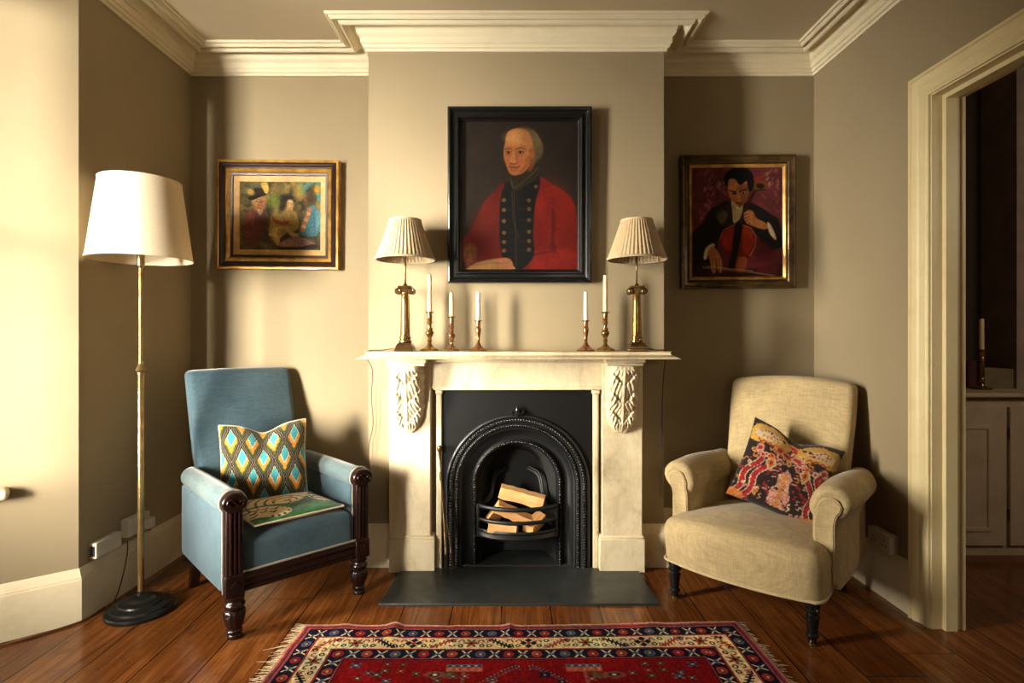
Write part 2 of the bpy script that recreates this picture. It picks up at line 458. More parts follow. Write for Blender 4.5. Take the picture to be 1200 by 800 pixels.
# bay walls: each with a window opening from sill to head
SILL, HEAD = .63, 2.77; WT = .22
def bay_wall(name, a, b, s0, s1, wname):
    L = (b-a).length; d = (b-a)/L; nrm = Vector((d.y, -d.x))
    if nrm.dot(Vector((0, 1.2))-a) > 0: nrm = -nrm                               # outward
    def q(s, t): p = a+d*s+nrm*t; return (p.x, p.y)
    m = MB()
    for (u0, u1, z0, z1) in ((0, s0, 0, ZC), (s1, L, 0, ZC), (s0, s1, 0, SILL), (s0, s1, HEAD, ZC)):
        e0 = -.0 if u0 else -.0
        m.prism([q(u0, 0), q(u1, 0), q(u1, WT), q(u0, WT)], z0, z1, 'z')
    struct(m.build(name, M['wall'], smooth=False))
    # sash window set in the reveal
    w = empty(wname, (*q((s0+s1)/2, .10), 0), math.atan2(d.y, d.x)); w['kind'] = 'structure'
    hw = (s1-s0)/2; f = MB(); zm = (SILL+HEAD)/2; sg = 1 if nrm.dot(Vector((-d.y, d.x))) > 0 else -1
    def bx(mm, x0, x1, z0, z1, y0, y1): mm.box(x0, x1, min(sg*y0, sg*y1), max(sg*y0, sg*y1), z0, z1)
    for sx in (-1, 1): bx(f, sx*hw-(.045 if sx > 0 else 0), sx*hw+(.045 if sx < 0 else 0), SILL, HEAD, -.04, .06)
    bx(f, -hw, hw, SILL, SILL+.06, -.04, .06); bx(f, -hw, hw, HEAD-.05, HEAD, -.04, .06); bx(f, -hw, hw, zm-.025, zm+.025, -.02, .04)
    f.build('window_frame', M['cream'], w, smooth=False)
    g = MB(); bx(g, -hw+.04, hw-.04, SILL+.05, HEAD-.05, .008, .012); g.build('window_pane', M['glass'], w, smooth=False)
    s = MB(); x1 = hw+.05; bx(s, -x1, x1, SILL-.045, SILL, -.165, -.02)
    so = s.build('window_sill', M['cream'], w); bevel(so, .018, 4)
    return w
bay_wall('wall_bay_far', P0, P1, .275, .98, 'window_1')
bay_wall('wall_bay_front', P1, P2, .09, P1.y-P2.y-.09, 'window_2')
bay_wall('wall_bay_near', P2, P3, .12, 1.0, 'window_3')
# cornice, one mitred run round the room
CP = [(0,2.795),(.012,2.795),(.014,2.808),(.024,2.812),(.028,2.825),(.036,2.830),(.036,2.862),(.044,2.866),(.052,2.876),(.054,2.888),(.060,2.906),(.072,2.9145),
      (.090,2.9145),(.100,2.902),(.106,2.886),(.116,2.880),(.126,2.886),(.130,2.900),(.142,2.904),(.148,2.892),(.158,2.888),(.166,2.896),(.168,2.906),(.176,2.902),(.182,2.906),(.184,2.916)]
path = [(XL, YR), (XL, P3.y), (P2.x, P2.y), (P1.x, P1.y), (XL, P0.y), (XL, YB), (BX0, YB), (BX0, BY), (BX1, BY), (BX1, YB), (XR, YB), (XR, YR)]
mb = MB(); sweep_plan(mb, path, CP+[(0, 2.916)]); struct(mb.build('trim_1', M['cornice'], angle=25))
# baseboards
BP = [(0,0),(.022,0),(.022,.185),(.019,.190),(.019,.196),(.014,.204),(.011,.218),(.006,.228),(0,.232)]
mb = MB(); sweep_plan(mb, [(P2.x, P2.y+.0), (P1.x, P1.y), (XL, P0.y), (XL, YB), (BX0, YB), (BX0, BY), (-.637, BY)], BP)
struct(mb.build('baseboard_left', M['cream'], angle=25))
mb = MB(); sweep_plan(mb, [(.717, BY), (BX1, BY), (BX1, YB), (XR, YB), (XR, 2.475)], BP)
struct(mb.build('baseboard_right', M['cream'], angle=25))
mb = MB(); sweep_plan(mb, [(XR, DY0-.1), (XR, YR), (XL, YR), (XL, P3.y), (P2.x, P2.y)], BP)
struct(mb.build('baseboard_rear', M['cream'], angle=25))
# door casing: architrave and stepped jamb
dr = empty('door_1', (XR, (DY0+DY1)/2, 0)); dr['kind'] = 'structure'
def casing(mb, prof):
    """prof: (outward offset from opening edge, X)"""
    hy = (DY1-DY0)/2; P = []
    for k in range(4):
        row = []
        for o, x in prof:
            y = (hy+o)*(1 if k < 2 else -1); z = 0 if k in (0, 3) else DZ+o
            row.append((x, y, z))
        P.append(row)
    n = len(prof); o0 = len(mb.v); mb.grid(P)
    mb.f.append(tuple(o0+i for i in range(n))); mb.f.append(tuple(o0+3*n+i for i in range(n))[::-1])
mb = MB(); casing(mb, [(.100,.0),(.100,-.034),(.088,-.036),(.083,-.028),(.078,-.028),(.073,-.034),(.060,-.030),(.050,-.022),(.030,-.020),(.018,-.020),(.013,-.016),(.008,-.020),(0,-.018),(0,.0)])
mb.build('architrave', M['architrave'], dr, angle=25)
mb = MB(); casing(mb, [(.012,-.008),(-.006,-.008),(-.006,.037),(-.024,.039),(-.024,.088),(-.010,.090),(-.010,.112),(-.016,.114),(-.016,.128),(.012,.128)])
mb.build('jamb', M['architrave'], dr, smooth=False)
mb = MB(); casing(mb, [(.10,.120),(.10,.140),(.05,.138),(0,.132),(0,.120)])
mb.build('hall_architrave', M['architrave'], dr, smooth=False)
# room beyond the door
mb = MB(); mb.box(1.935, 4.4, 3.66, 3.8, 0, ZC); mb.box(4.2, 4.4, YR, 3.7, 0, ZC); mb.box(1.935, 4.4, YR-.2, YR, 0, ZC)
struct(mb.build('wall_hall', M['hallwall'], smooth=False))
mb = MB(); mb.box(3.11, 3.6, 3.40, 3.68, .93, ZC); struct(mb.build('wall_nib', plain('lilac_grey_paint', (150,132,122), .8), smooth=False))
# ================================================================== fireplace surround
MC = .044
fp = empty('fireplace_surround', (MC, BY, 0), 0, 'cream marble fireplace surround with carved leaf corbels around a black grate', 'fireplace')
def B(name, mat, boxes, parent, w=.004, seg=2):
    m = MB()
    for b in boxes: m.box(*b)
    return bevel(m.build(name, mat, parent), w, seg)
# local: x from the centre, y 0 = breast face, negative towards the room
HWs = .772
# shelf with the moulded edge returned at both ends
so = MB(); mp = [(p, z) for p, z in [(-.04,1.136),(-.03,1.142),(-.016,1.150),(-.006,1.153),(0,1.158),(.002,1.165),(0,1.171),(-.006,1.173)]]
sweep_plan(so, [(-HWs, 0), (-HWs, -.218), (HWs, -.218), (HWs, 0)], [(-p, z) for p, z in mp])
so.add([(-HWs+.006, 0, 1.173), (HWs-.006, 0, 1.173), (HWs-.006, -.212, 1.173), (-HWs+.006, -.212, 1.173)], [(3,2,1,0)])
so.add([(-HWs+.04, 0, 1.136), (HWs-.04, 0, 1.136), (HWs-.04, -.178, 1.136), (-HWs+.04, -.178, 1.136)], [(0,1,2,3)])
so.build('mantelshelf', M['marble'], fp, angle=30)
B('frieze', M['marble'], [(-.66, .66, -.062, 0, .972, 1.1355), (-.45, .45, -.068, -.05, .964, .985)], fp)
B('frieze', M['marble'], [(-.62, .62, -.10, -.05, 1.112, 1.1355)], fp, .012, 3)
def corbel(cx):
    nu, nv = 57, 97; H = .355; zt = 1.097; P = []
    for i in range(nv):
        v = i/(nv-1); row = []
        hw = .083*(1 if v < .55 else math.sqrt(max(0.0, 1-((v-.55)/.47)**2.3)))
        hw *= 1+.035*sin(v*2*PI*7)*(1 if v > .06 else 0)
        dep = .020+.105*(1-v)**1.15+.016*math.exp(-((v-.86)/.09)**2)
        for j in range(nu):
            u = -1+2*j/(nu-1); au = abs(u)
            round_ = max(0.0, 1-au**5)**.6
            env = min(1, v*9)*min(1, (1-v)*7)
            tip = sin((v*3.6+au*.95)*PI)                      # overlapping leaf tips
            lobe = (abs(tip)**.6)*.017*(.45+.7*au)
            vein = .0045*sin((v*15-au*8+.8*sin(v*9))*PI)*min(1, au*2.2)
            curl = .011*math.exp(-(((v*3.6+au*.95) % 1-.16)/.10)**2-((au-.52)/.26)**2)
            stem = .014*math.exp(-(u/.22)**2)*(.8+.2*cos(u*26))
            gro = -.007*math.exp(-((au-.34)/.06)**2)*(.5+.5*sin(v*16))
            d = dep*round_*.86+(lobe+vein+stem+gro+curl)*env*max(0, 1-au**8)
            row.append((cx+u*hw, -.074-max(d, .0)*(1 if 0 < j < nu-1 else 0), zt-H*v))
        P.append(row)
    return MB().grid(P)
for sx, cx, hwd, pl in ((-1, -.574, .110, (-.682, -.440)), (1, .556, .107, (.433, .674))):
    pi = B('pilaster', M['marble'], [(cx-hwd, cx+hwd, -.074, 0, .17, 1.12)], fp)
    B('plinth', M['marble'], [(pl[0], pl[1], -.088, 0, 0, .178)], pi)
    B('plinth', M['marble'], [(pl[0]+.003, pl[1]-.003, -.084, 0, .176, .192)], pi, .007, 3)
    k = corbel(cx-.004 if sx < 0 else cx-.008).build('corbel', M['marble'], fp, angle=75)
    B('corbel_cap', M['marble'], [(cx-.100, cx+.094, -.162, -.05, 1.095, 1.1145), (cx-.108, cx+.102, -.170, -.05, 1.112, 1.1358)], k, .005)
    xi = -.436 if sx < 0 else .430
    B('inner_slip', M['marble'], [(xi-.001, xi+.030, -.052, 0, 0, .955), (xi-.004, xi+.035, -.060, 0, .940, .968)] if sx < 0 else [(xi-.030+.004, xi+.004, -.052, 0, 0, .955), (xi-.033, xi+.010, -.060, 0, .940, .968)], fp, .008, 3)

# ================================================================== cast iron insert
FX = .043; YI = 2.985
ins = empty('fireplace_insert', (FX, YI, 0), 0, 'black cast iron arched fireplace insert with a bowed grate, set inside the marble surround', 'fireplace insert')
AZ = .445; N_A, N_L = 64, 24
def A(r, y, cz=AZ, zb=0.0): return [(x, y, z) for x, z in arch_pts(0, cz, r, zb, N_A, N_L)]
mb = MB(); outer = []
XB, ZT = .42, .985
for (x, z) in arch_pts(0, AZ, .380, 0, N_A, N_L):
    dx, dz = x, z-AZ
    if z <= AZ: outer.append((-XB if x < 0 else XB, 0, z)); continue
    k = min(XB/max(abs(dx), 1e-6), (ZT-AZ)/max(dz, 1e-6)); outer.append((dx*k, 0, AZ+dz*k))
mb.grid([outer, A(.380, 0)]); mb.grid([[(x, .012, z) for x, y, z in outer], outer])
mb.build('back_plate', M['plate'], ins, angle=30)
def band(name, rows, rope=None, mat='iron'):
    """rows: (radius, y); rope: (row index list, amplitude, count)"""
    P = []; L = len(A(.3, 0))
    for ri, (r, y) in enumerate(rows):
        pts = A(r, y)
        if rope and ri in rope[0]:
            q = []
            s = 0
            for k, p in enumerate(pts):
                q.append(p)
            pts = q
        P.append(pts)
    return MB().grid(P).build(name, M[mat], ins, angle=50)
band('arch_moulding', [(.388,.004),(.388,-.010),(.383,-.016),(.376,-.017),(.371,-.010),(.366,-.008),(.362,-.014),(.356,-.020),(.350,-.020),(.344,-.012),(.338,-.004),
     (.334,-.006),(.330,-.010),(.324,-.010),(.319,-.002),(.313,.004),(.309,.0),(.304,.002),(.300,.010)])
band('arch_reveal', [(.302,.006),(.294,.022),(.284,.034),(.272,.042),(.258,.047),(.250,.048),(.246,.040),(.240,.036)])
def beads(name, r, y, br, step, parent, squash=.8):
    pts = []; L0 = AZ; n = int(L0/step)
    for k in range(n): pts.append((-r, .012+k*step))
    na = int(PI*r/step)
    for k in range(na+1): a = PI-PI*k/na; pts.append((r*cos(a), AZ+r*sin(a)))
    for k in range(n): pts.append((r, .012+k*step))
    m = MB()
    for x, z in pts:
        P = []
        for i in range(4):
            t = PI/2*i/3; rr = br*cos(t)+.0002; d = br*squash*sin(t)
            P.append([(x+rr*cos(2*PI*j/7), y-d, z+rr*sin(2*PI*j/7)) for j in range(7)])
        m.grid(P, closev=True)
    return m.build(name, M['bead'], parent, angle=60)
beads('beading', .3585, -.017, .0085, .0150, ins)
beads('beading', .327, -.008, .0070, .0130, ins)
arc = MB().grid([A(.240,.036), A(.238,.026), A(.232,.022), A(.226,.026), A(.222,.040), A(.217,.060), A(.212,.075)]).build('inner_arch', M['iron'], ins, angle=40)
beads('beading', .2325, .024, .0075, .0140, arc)
# hollow behind the grate: cheeks curving in to the fireback
P = [A(.212,.074), A(.206,.085), A(.190,.14), A(.168,.20), A(.150,.235)]
fb = MB().grid(P).build('fireback', M['soot'], ins, angle=40)
m = MB(); pts = A(.150,.235); cpt = (0, .240, .35)
m.add(pts+[cpt], [(i, i+1, len(pts)) for i in range(len(pts)-1)]+[(len(pts)-1, 0, len(pts))]); m.build('back_panel', M['soot'], fb, angle=40)
for sx in (-1, 1):   # curved cheek ornaments
    for q, off in enumerate((0, .012)):
        path = [(sx*(.060+.15*t**1.0+off*.6+.02*sin(t*PI*2)), .215-.115*t, .485-.17*t+.018*sin(t*2*PI)+off) for t in np.linspace(0, 1, 14)]
        MB().tube(path, [.0075-.002*q]*14, 8).build('cheek_scroll', M['iron'], ins)
# finial on the crown of the arch
m = MB(); m.lathe([(.001,-.012),(.010,-.009),(.012,-.002),(.008,.006),(.010,.012),(.006,.022),(.001,.034)], 12, (0, -.016, AZ+.392))
for sx in (-1, 1): m.tube([(sx*.004,-.016,AZ+.384),(sx*.016,-.016,AZ+.388),(sx*.024,-.016,AZ+.396),(sx*.020,-.016,AZ+.404)], [.005,.006,.005,.003], 6)
m.xf(Matrix.Translation((0,0,AZ+.385)) @ Matrix.Scale(1.35, 4) @ Matrix.Translation((0,0,-AZ-.385))); m.build('finial', M['bead'], ins)
# grate
gr = MB()
def bow(z, r, depth=.095, hw=.212, flat=1.0, y0=.02): 
    return [(hw*t, y0-depth*(1-t*t)**.75, z) for t in np.linspace(-1, 1, 29)]
bars = [(.338, .0095), (.268, .0085)]
gi = MB(); gi.box(-.22, .22, .016, .03, .17, .186)
grate = bevel(gi.build('grate', M['iron'], ins), .003)
for x in (-.22, .207):
    gi = MB(); gi.box(x, x+.013, .0, .03, .17, .345); bevel(gi.build('upright', M['iron'], grate), .003)
for z, r in bars:
    m = MB(); m.tube(bow(z, r), r, 10, 1.25); m.build('bar', M['iron'], grate)
m = MB(); pr = [(0,.218),(-.012,.221),(-.016,.212),(-.010,.203),(-.018,.196),(-.026,.186),(-.020,.176),(-.004,.172),(.02,.174),(.03,.2)]
P = []
for t in np.linspace(-1, 1, 33):
    x, y, _ = .216*t, .02-.085*(1-t*t)**.75, 0
    P.append([(x, y+p*(1-.3*abs(t)), z) for p, z in pr])
m.grid(P, closev=True); m.build('grate_front', M['iron'], grate, angle=35)
m = MB()
for k in range(9):
    x = -.16+.04*k; m.tube([(x, -.04*(1-(x/.2)**2), .196), (x*.85, .2, .196)], .007, 6)
m.build('fire_bars', M['iron'], grate)
m = MB(); m.prism([(-.40,.02),(-.2,.25),(.2,.25),(.40,.02)], 0, .012, 'z'); bevel(m.build('back_hearth', M['slate'], ins), .003)
# ash and crumbs on the back hearth
# ================================================================== hearth slab
h = empty('hearth', (.043, 2.77, 0)); 
m = MB(); m.prism([(-.652,-.198),(.655,-.198),(.640,.212),(-.622,.212)], -.02, .011, 'z')
ho = m.build('hearth_slab', M['slate'], None); bevel(ho, .004); ho.location = (.043, 2.77, 0)
bpy.data.objects.remove(h); tag(ho, 'dark grey slate hearth slab on the floor in front of the fireplace', 'hearth')

# ================================================================== split logs in the grate
def wood_split():
    t = NT('split_firewood'); v = t.coord((3, 40, 40)); n = t.noise(v, 1, 5, .6, .6); b = t.noise(t.coord(), 14, 4)
    base = t.ramp(n, [(.3, (196,138,78)), (.55, (226,176,114)), (.75, (238,196,138))])
    t.set(Base_Color=t.mix(t.ramp(b, [(.55, (0,0,0)), (.75, (170,170,170))]), base, lin((178,104,50))), Roughness=.75)
    t.bump(n, .4, .004); return t.m
M['log'] = wood_split()
def log(c, ln, poly, rx, ry, rz, label, seed):
    r = random.Random(seed); m = MB(); P = []; n = 9
    for i in range(n):
        x = -ln/2+ln*i/(n-1); k = 1+.05*r.uniform(-1, 1); oy, oz = r.uniform(-.002, .002), r.uniform(-.002, .002)
        P.append([(x+.006*r.uniform(-1, 1) if i in (0, n-1) else x, (a*k+oy), (b*k+oz)) for a, b in poly])
    o0 = len(m.v); m.grid(P, closev=True); q = len(poly)
    m.f.append(tuple(range(q))[::-1]); m.f.append(tuple((n-1)*q+k for k in range(q)))
    o = m.build('log', M['log'], None, angle=25); bevel(o, .003)
    o.location = c; o.rotation_euler = (rx, ry, rz); tag(o, label, 'log', 'split logs in the grate'); return o
R = math.radians
quad = [(-.034,-.024),(.036,-.028),(.030,.028),(-.030,.030)]
tri = [(-.036,-.024),(.038,-.026),(.006,.036)]
log((.070,3.035,.375), .25, [(-.03,-.032),(.032,-.030),(.030,.030),(-.026,.034)], R(14), R(13), R(-6), 'topmost split log, lying tilted across the pile in the grate', 1)
log((.040,2.985,.288), .255, [(-.03,-.026),(.030,-.026),(.026,.026),(-.026,.028)], R(25), R(27), R(10), 'long split log slanting down to the right under the topmost log', 2)
log((-.075,3.03,.284), .13, tri, R(40), R(-38), R(40), 'short orange split log at the left of the pile behind the upper grate bar', 3)
log((-.035,2.955,.232), .155, [(-.03,-.022),(.030,-.024),(.030,.022),(-.026,.026)], R(5), R(3), R(-5), 'small split log lying lowest at the left on the grate floor', 4)
log((.135,2.99,.243), .13, quad, R(20), R(-18), R(55), 'pale split log end at the right of the grate', 5)

# ================================================================== fire irons leaning in the left corner of the opening
def iron(name, top, foot, knob, label):
    t, f = Vector(top), Vector(foot); d = (t-f).normalized(); L = (t-f).length
    e = empty(name, foot, 0, label, name.replace('_', ' ')); e.rotation_euler = d.to_track_quat('Z', 'Y').to_euler()
    m = MB(); m.lathe([(.0015,0),(.0045,.004),(.0045,.10),(.006,.104),(.006,.112),(.0042,.116),(.0042,L-.10)], 10); m.build('shaft', M['bronze'], e)
    m = MB()
    if knob: m.lathe([(.004,L-.10),(.008,L-.092),(.006,L-.085),(.0065,L-.05),(.010,L-.046),(.006,L-.040),(.009,L-.034),(.013,L-.024),(.0145,L-.014),(.012,L-.004),(.004,L+.001)], 14)
    else: m.lathe([(.0042,L-.10),(.0048,L-.05),(.009,L-.046),(.009,L-.022),(.006,L-.018),(.007,L-.006),(.002,L)], 12)
    m.build('handle', M['bronze'], e); return e
iron('poker', (-.372,2.942,.672), (-.322,2.868,.0115), True, 'brass poker with a ball knob leaning inside the left of the fireplace')
iron('fire_tongs', (-.366,2.938,.535), (-.288,2.885,.0115), False, 'short brass fire tongs leaning beside the ball-topped poker')
# ================================================================== things on the mantelshelf
ZS = 1.1735
def pleat_mat():
    t = NT('pleated_linen_shade'); v = t.coord()
    t.set(Base_Color=t.ramp(t.noise(v, 40, 3), [(.3, (184,160,124)), (.7, (198,175,138))]), Roughness=.9)
    t.b.inputs['Specular IOR Level'].default_value = .1
    tr = t.n('ShaderNodeBsdfTranslucent'); tr.inputs[0].default_value = lin((200,170,120)); mx = t.n('ShaderNodeMixShader'); mx.inputs[0].default_value = .18
    t.l(t.b.outputs[0], mx.inputs[1]); t.l(tr.outputs[0], mx.inputs[2]); t.l(mx.outputs[0], t.out.inputs[0]); return t.m
M['pleat'] = pleat_mat(); M['shade_trim'] = fabric('shade_trim', (206,184,146)); 
def solid(o, th): s = o.modifiers.new('solid', 'SOLIDIFY'); s.thickness = th; s.offset = -1; return o
def table_lamp(x, y, rz, label, cord):
    e = empty('table_lamp', (x, y, ZS), rz, label, 'table lamp', 'brass column table lamps on the mantel')
    m = MB(); m.box(-.048, .048, -.048, .048, 0, .014); m.box(-.044, .044, -.044, .044, .014, .024)
    P = []
    for k, (s, z) in enumerate([(.044,.024),(.040,.030),(.034,.040),(.030,.044)]): P.append([(-s,-s,z),(s,-s,z),(s,s,z),(-s,s,z)])
    m.grid(P, closev=True); m.add(P[-1], [(0,1,2,3)])
    bevel(m.build('base', M['bronze'], e, smooth=True), .002)
    m = MB(); m.lathe([(.030,.044),(.034,.047),(.034,.054),(.029,.058),(.028,.064),(.031,.067),(.031,.073),(.026,.077),(.0245,.085),(.0242,.16),(.022,.22),(.0200,.292),(.023,.297),(.023,.302)], 36)
    m.build('column', M['brass'], e)
    m = MB(); m.box(-.034, .034, -.030, .030, .326, .336); m.box(-.022, .022, -.022, .022, .300, .326)
    cap = bevel(m.build('capital', M['bronze'], e), .002)
    for sx in (-1, 1):
        q = MB()
        q.lathe([(.001,-.031),(.006,-.031),(.008,-.028),(.012,-.029),(.016,-.026),(.018,-.020),(.0135,0),(.018,.020),(.016,.026),(.012,.029),(.008,.028),(.001,.031)], 20, (sx*.034, 0, .309), axis='y')
        q.build('volute', M['bronze'], cap)
    m = MB(); m.lathe([(.010,.336),(.012,.342),(.006,.350),(.0048,.356),(.0048,.50),(.010,.505),(.013,.515),(.013,.56),(.008,.562)], 16); m.build('stem', M['bronze'], e)
    NP = 44
    def plt(a, z): 
        ph = (a*NP/(2*PI)) % 1; return 1+.042*(1-abs(2*ph-1)**1.2)-.021
    prof = [(.150-(.150-.079)*(t**.94), .474+.200*t) for t in np.linspace(.02, .985, 9)]
    m = MB(); m.lathe(prof, NP*8, mod=plt, caps=False); o = solid(m.build('lamp_shade', M['pleat'], e, angle=70), .0015)
    for nm, r, z in (('shade_trim', .1495, .4755), ('shade_trim', .0795, .672)):
        q = MB(); q.lathe([(r+.003,z-.006),(r+.005,z),(r+.003,z+.006),(r-.002,z+.006),(r-.002,z-.006),(r+.003,z-.006)], 64, caps=False); q.build(nm, M['shade_trim'], o)
    q = MB(); q.tube([(-.147,0,.478),(-.01,0,.53)], .0015, 5); q.tube([(.147,0,.478),(.01,0,.53)], .0015, 5); q.build('shade_carrier', M['bronze'], o)
    m = MB(); m.tube(cord, .0026, 6); m.build('power_cord', M['cable'] if x < 0 else M['cable_dark'], e)
    return e
def cr(pts, k=6):
    P = [np.array(p, float) for p in pts]; out = []
    P = [2*P[0]-P[1]]+P+[2*P[-1]-P[-2]]
    for i in range(1, len(P)-2):
        p0, p1, p2, p3 = P[i-1:i+3]
        for t in np.linspace(0, 1, k, endpoint=False): out.append(tuple(.5*((2*p1)+(-p0+p2)*t+(2*p0-5*p1+4*p2-p3)*t*t+(-p0+3*p1-3*p2+p3)*t**3)))
    out.append(tuple(P[-2])); return out
LX, RX = -.538, .657; LY = 2.864
wl = [(-.045,.06,.010),(-.08,.08,.012),(-.13,.065,.004),(-.165,.04,.004),(-.192,.02,.003),(-.1985,.018,-.012),(-.199,.03,-.05),(-.194,.10,-.11),(-.206,.126,-.25),(-.199,.131,-.40),(-.221,.131,-.52),(-.213,.131,-.66)]
table_lamp(LX, LY, 0, 'brass column table lamp with pleated shade at the left end of the mantelshelf', cr(wl))
wr = [(.045,.06,.012),(.08,.075,.012),(.115,.07,.004),(.145,.05,.004),(.161,.04,.003),(.1675,.04,-.02),(.166,.07,-.06),(.173,.126,-.15),(.170,.139,-.35),(.173,.139,-.5),(.167,.139,-.66),(.172,.14,-.80)]
table_lamp(RX, LY, 0, 'brass column table lamp with pleated shade at the right end of the mantelshelf', cr(wr))

M['candle'] = plain('candle_wax', (238,226,192), .5, var=.02); M['candle_ivory'] = plain('ivory_candle_wax', (232,212,160), .5, var=.02)
M['wick'] = plain('wick', (40,34,28), .9)
# candlestick outlines (radius, height), scaled to each height
ST_A = [(.0,.0),(.048,.0),(.050,.003),(.050,.007),(.044,.011),(.034,.016),(.022,.022),(.013,.032),(.009,.044),(.011,.050),(.015,.053),(.011,.058),(.009,.066),(.014,.076),(.020,.086),(.022,.096),(.019,.104),(.012,.109),(.017,.113),(.017,.118),(.010,.123),(.009,.132),(.013,.145),(.015,.153),(.010,.160),(.014,.164),(.011,.169),(.0125,.176),(.0125,.196),(.021,.199),(.024,.202),(.021,.2045),(.009,.205)]
ST_B = [(.0,.0),(.044,.0),(.046,.004),(.040,.010),(.028,.015),(.016,.022),(.010,.034),(.009,.044),(.013,.050),(.009,.055),(.013,.065),(.019,.074),(.019,.084),(.012,.092),(.008,.098),(.013,.102),(.009,.108),(.011,.120),(.013,.128),(.010,.134),(.012,.140),(.012,.172),(.020,.176),(.022,.179),(.019,.181),(.009,.181)]
ST_C = [(.0,.0),(.047,.0),(.050,.003),(.048,.007),(.036,.012),(.024,.020),(.016,.030),(.010,.042),(.008,.052),(.012,.057),(.009,.062),(.010,.076),(.014,.098),(.0155,.112),(.013,.122),(.011,.126),(.013,.130),(.012,.134),(.012,.153),(.020,.156),(.021,.159),(.018,.161),(.009,.161)]
def candlestick(x, y, z, prof, mat, label, n=40, octa=False):
    m = MB()
    if octa:
        cut = [p for p in prof if p[1] <= .0111]; up = [p for p in prof if p[1] > .0105]
        m.lathe(cut, 8, phase=.5); m.lathe(up, 36)
    else: m.lathe(prof, n)
    o = m.build('candlestick', M[mat], None, angle=35); o.location = (x, y, z)
    tag(o, label, 'candlestick', 'brass candlesticks on the mantel'); return o
def candle(x, y, z, L, mat, label, r=.0115, lean=(0,0)):
    e = empty('candle', (x, y, z), 0, label, 'candle', 'candles on the mantel'); e.rotation_euler = (lean[0], lean[1], 0)
    m = MB(); m.lathe([(r*.85,-.02),(r,0),(r*.97,L*.6),(r*.90,L-.006),(r*.75,L-.001),(r*.3,L-.003)], 20); m.build('wax', M[mat], e)
    m = MB(); m.tube([(0,0,L-.004),(.0005,0,L+.004),(.002,.0,L+.009)], .0011, 6); m.build('wick', M['wick'], e); return e
CY = 2.905
spots = [(-.418, ST_A, 'brass', True, .196, 'candle', 'tall brass candlestick with octagonal foot next to the left lamp', 'tall cream candle in the candlestick next to the left lamp'),
         (-.303, ST_B, 'copper', True, .126, 'candle_ivory', 'coppery candlestick with a ball knop, middle of the three at the left of the mantel', 'shortest candle, in the middle of the three at the left'),
         (-.163, ST_C, 'copper', False, .150, 'candle', 'round-footed coppery candlestick under the left part of the officer portrait', 'white candle in front of the portrait, rightmost of the three at the left'),
         (.400, ST_C, 'copper', False, .150, 'candle', 'shorter round-footed candlestick under the right corner of the officer portrait', 'short white candle, left one of the right-hand pair'),
         (.502, ST_A, 'brass', True, .193, 'candle_ivory', 'tall brass candlestick with octagonal foot next to the right lamp', 'tall ivory candle next to the right lamp')]
for x, pr, mt, oc, L, cm, l_s, l_c in spots:
    candlestick(x, CY, ZS, pr, mt, l_s, octa=oc); candle(x, CY, ZS+pr[-1][1]-.001, L, cm, l_c)
# ================================================================== armchairs
M['blue'] = fabric('blue_upholstery', (74,95,104), .12, 500, c2=(58,80,92), slub=.6, sheen=.35, big=4)
M['bluegrey'] = fabric('worn_blue_upholstery', (92,107,105), .12, 500, c2=(74,92,97), slub=.6, sheen=.35, big=6)
M['linen'] = fabric('oatmeal_linen', (202,178,132), .06, 330, slub=.5, sheen=.15, big=2)
M['linen_pipe'] = fabric('linen_piping', (214,192,150), .05, 330)
M['gimp'] = fabric('gimp_braid', (168,158,142), .1, 300)

def keyhole(r, cx, cz, th, z0, n=26):
    """arm section in (x, z): roll of radius r over a panel of half thickness th"""
    a0 = math.asin(min(.98, th/r)); pts = []
    for k in range(n+1):
        a = -PI/2+a0+(2*PI-2*a0)*k/n
        pts.append((cx+r*cos(a), cz+r*sin(a)))
    zr = pts[0][1]
    for t in np.linspace(0, 1, 8)[1:]: pts.append((cx-th if False else cx-th*1.0, zr-(zr-z0)*t))
    for t in np.linspace(1, 0, 8)[:-1]: pts.append((cx+th, zr-(zr-z0)*t))
    return pts
def section_loft(mb, sec, stations):
    """stations: list of (y, inset, fn(x,z)->(x,z)); ends closed"""
    cx = sum(p[0] for p in sec)/len(sec); cz = sum(p[1] for p in sec)/len(sec); P = []
    n = len(sec)
    for y, ins, fn in stations:
        row = []
        for i, (x, z) in enumerate(sec):
            (xa, za), (xb, zb) = sec[i-1], sec[(i+1) % n]
            tx, tz = xb-xa, zb-za; L = math.hypot(tx, tz) or 1
            nx, nz = -tz/L, tx/L                     # inward for anticlockwise sections
            q = (x+nx*ins, z+nz*ins)
            if fn: q = fn(*q)
            row.append((q[0], y, q[1]))
        P.append(row)
    o = len(mb.v); mb.grid(P, closev=True)
    mb.f.append(tuple(o+k for k in range(n))); mb.f.append(tuple(o+(len(P)-1)*n+k for k in range(n))[::-1])
    return mb

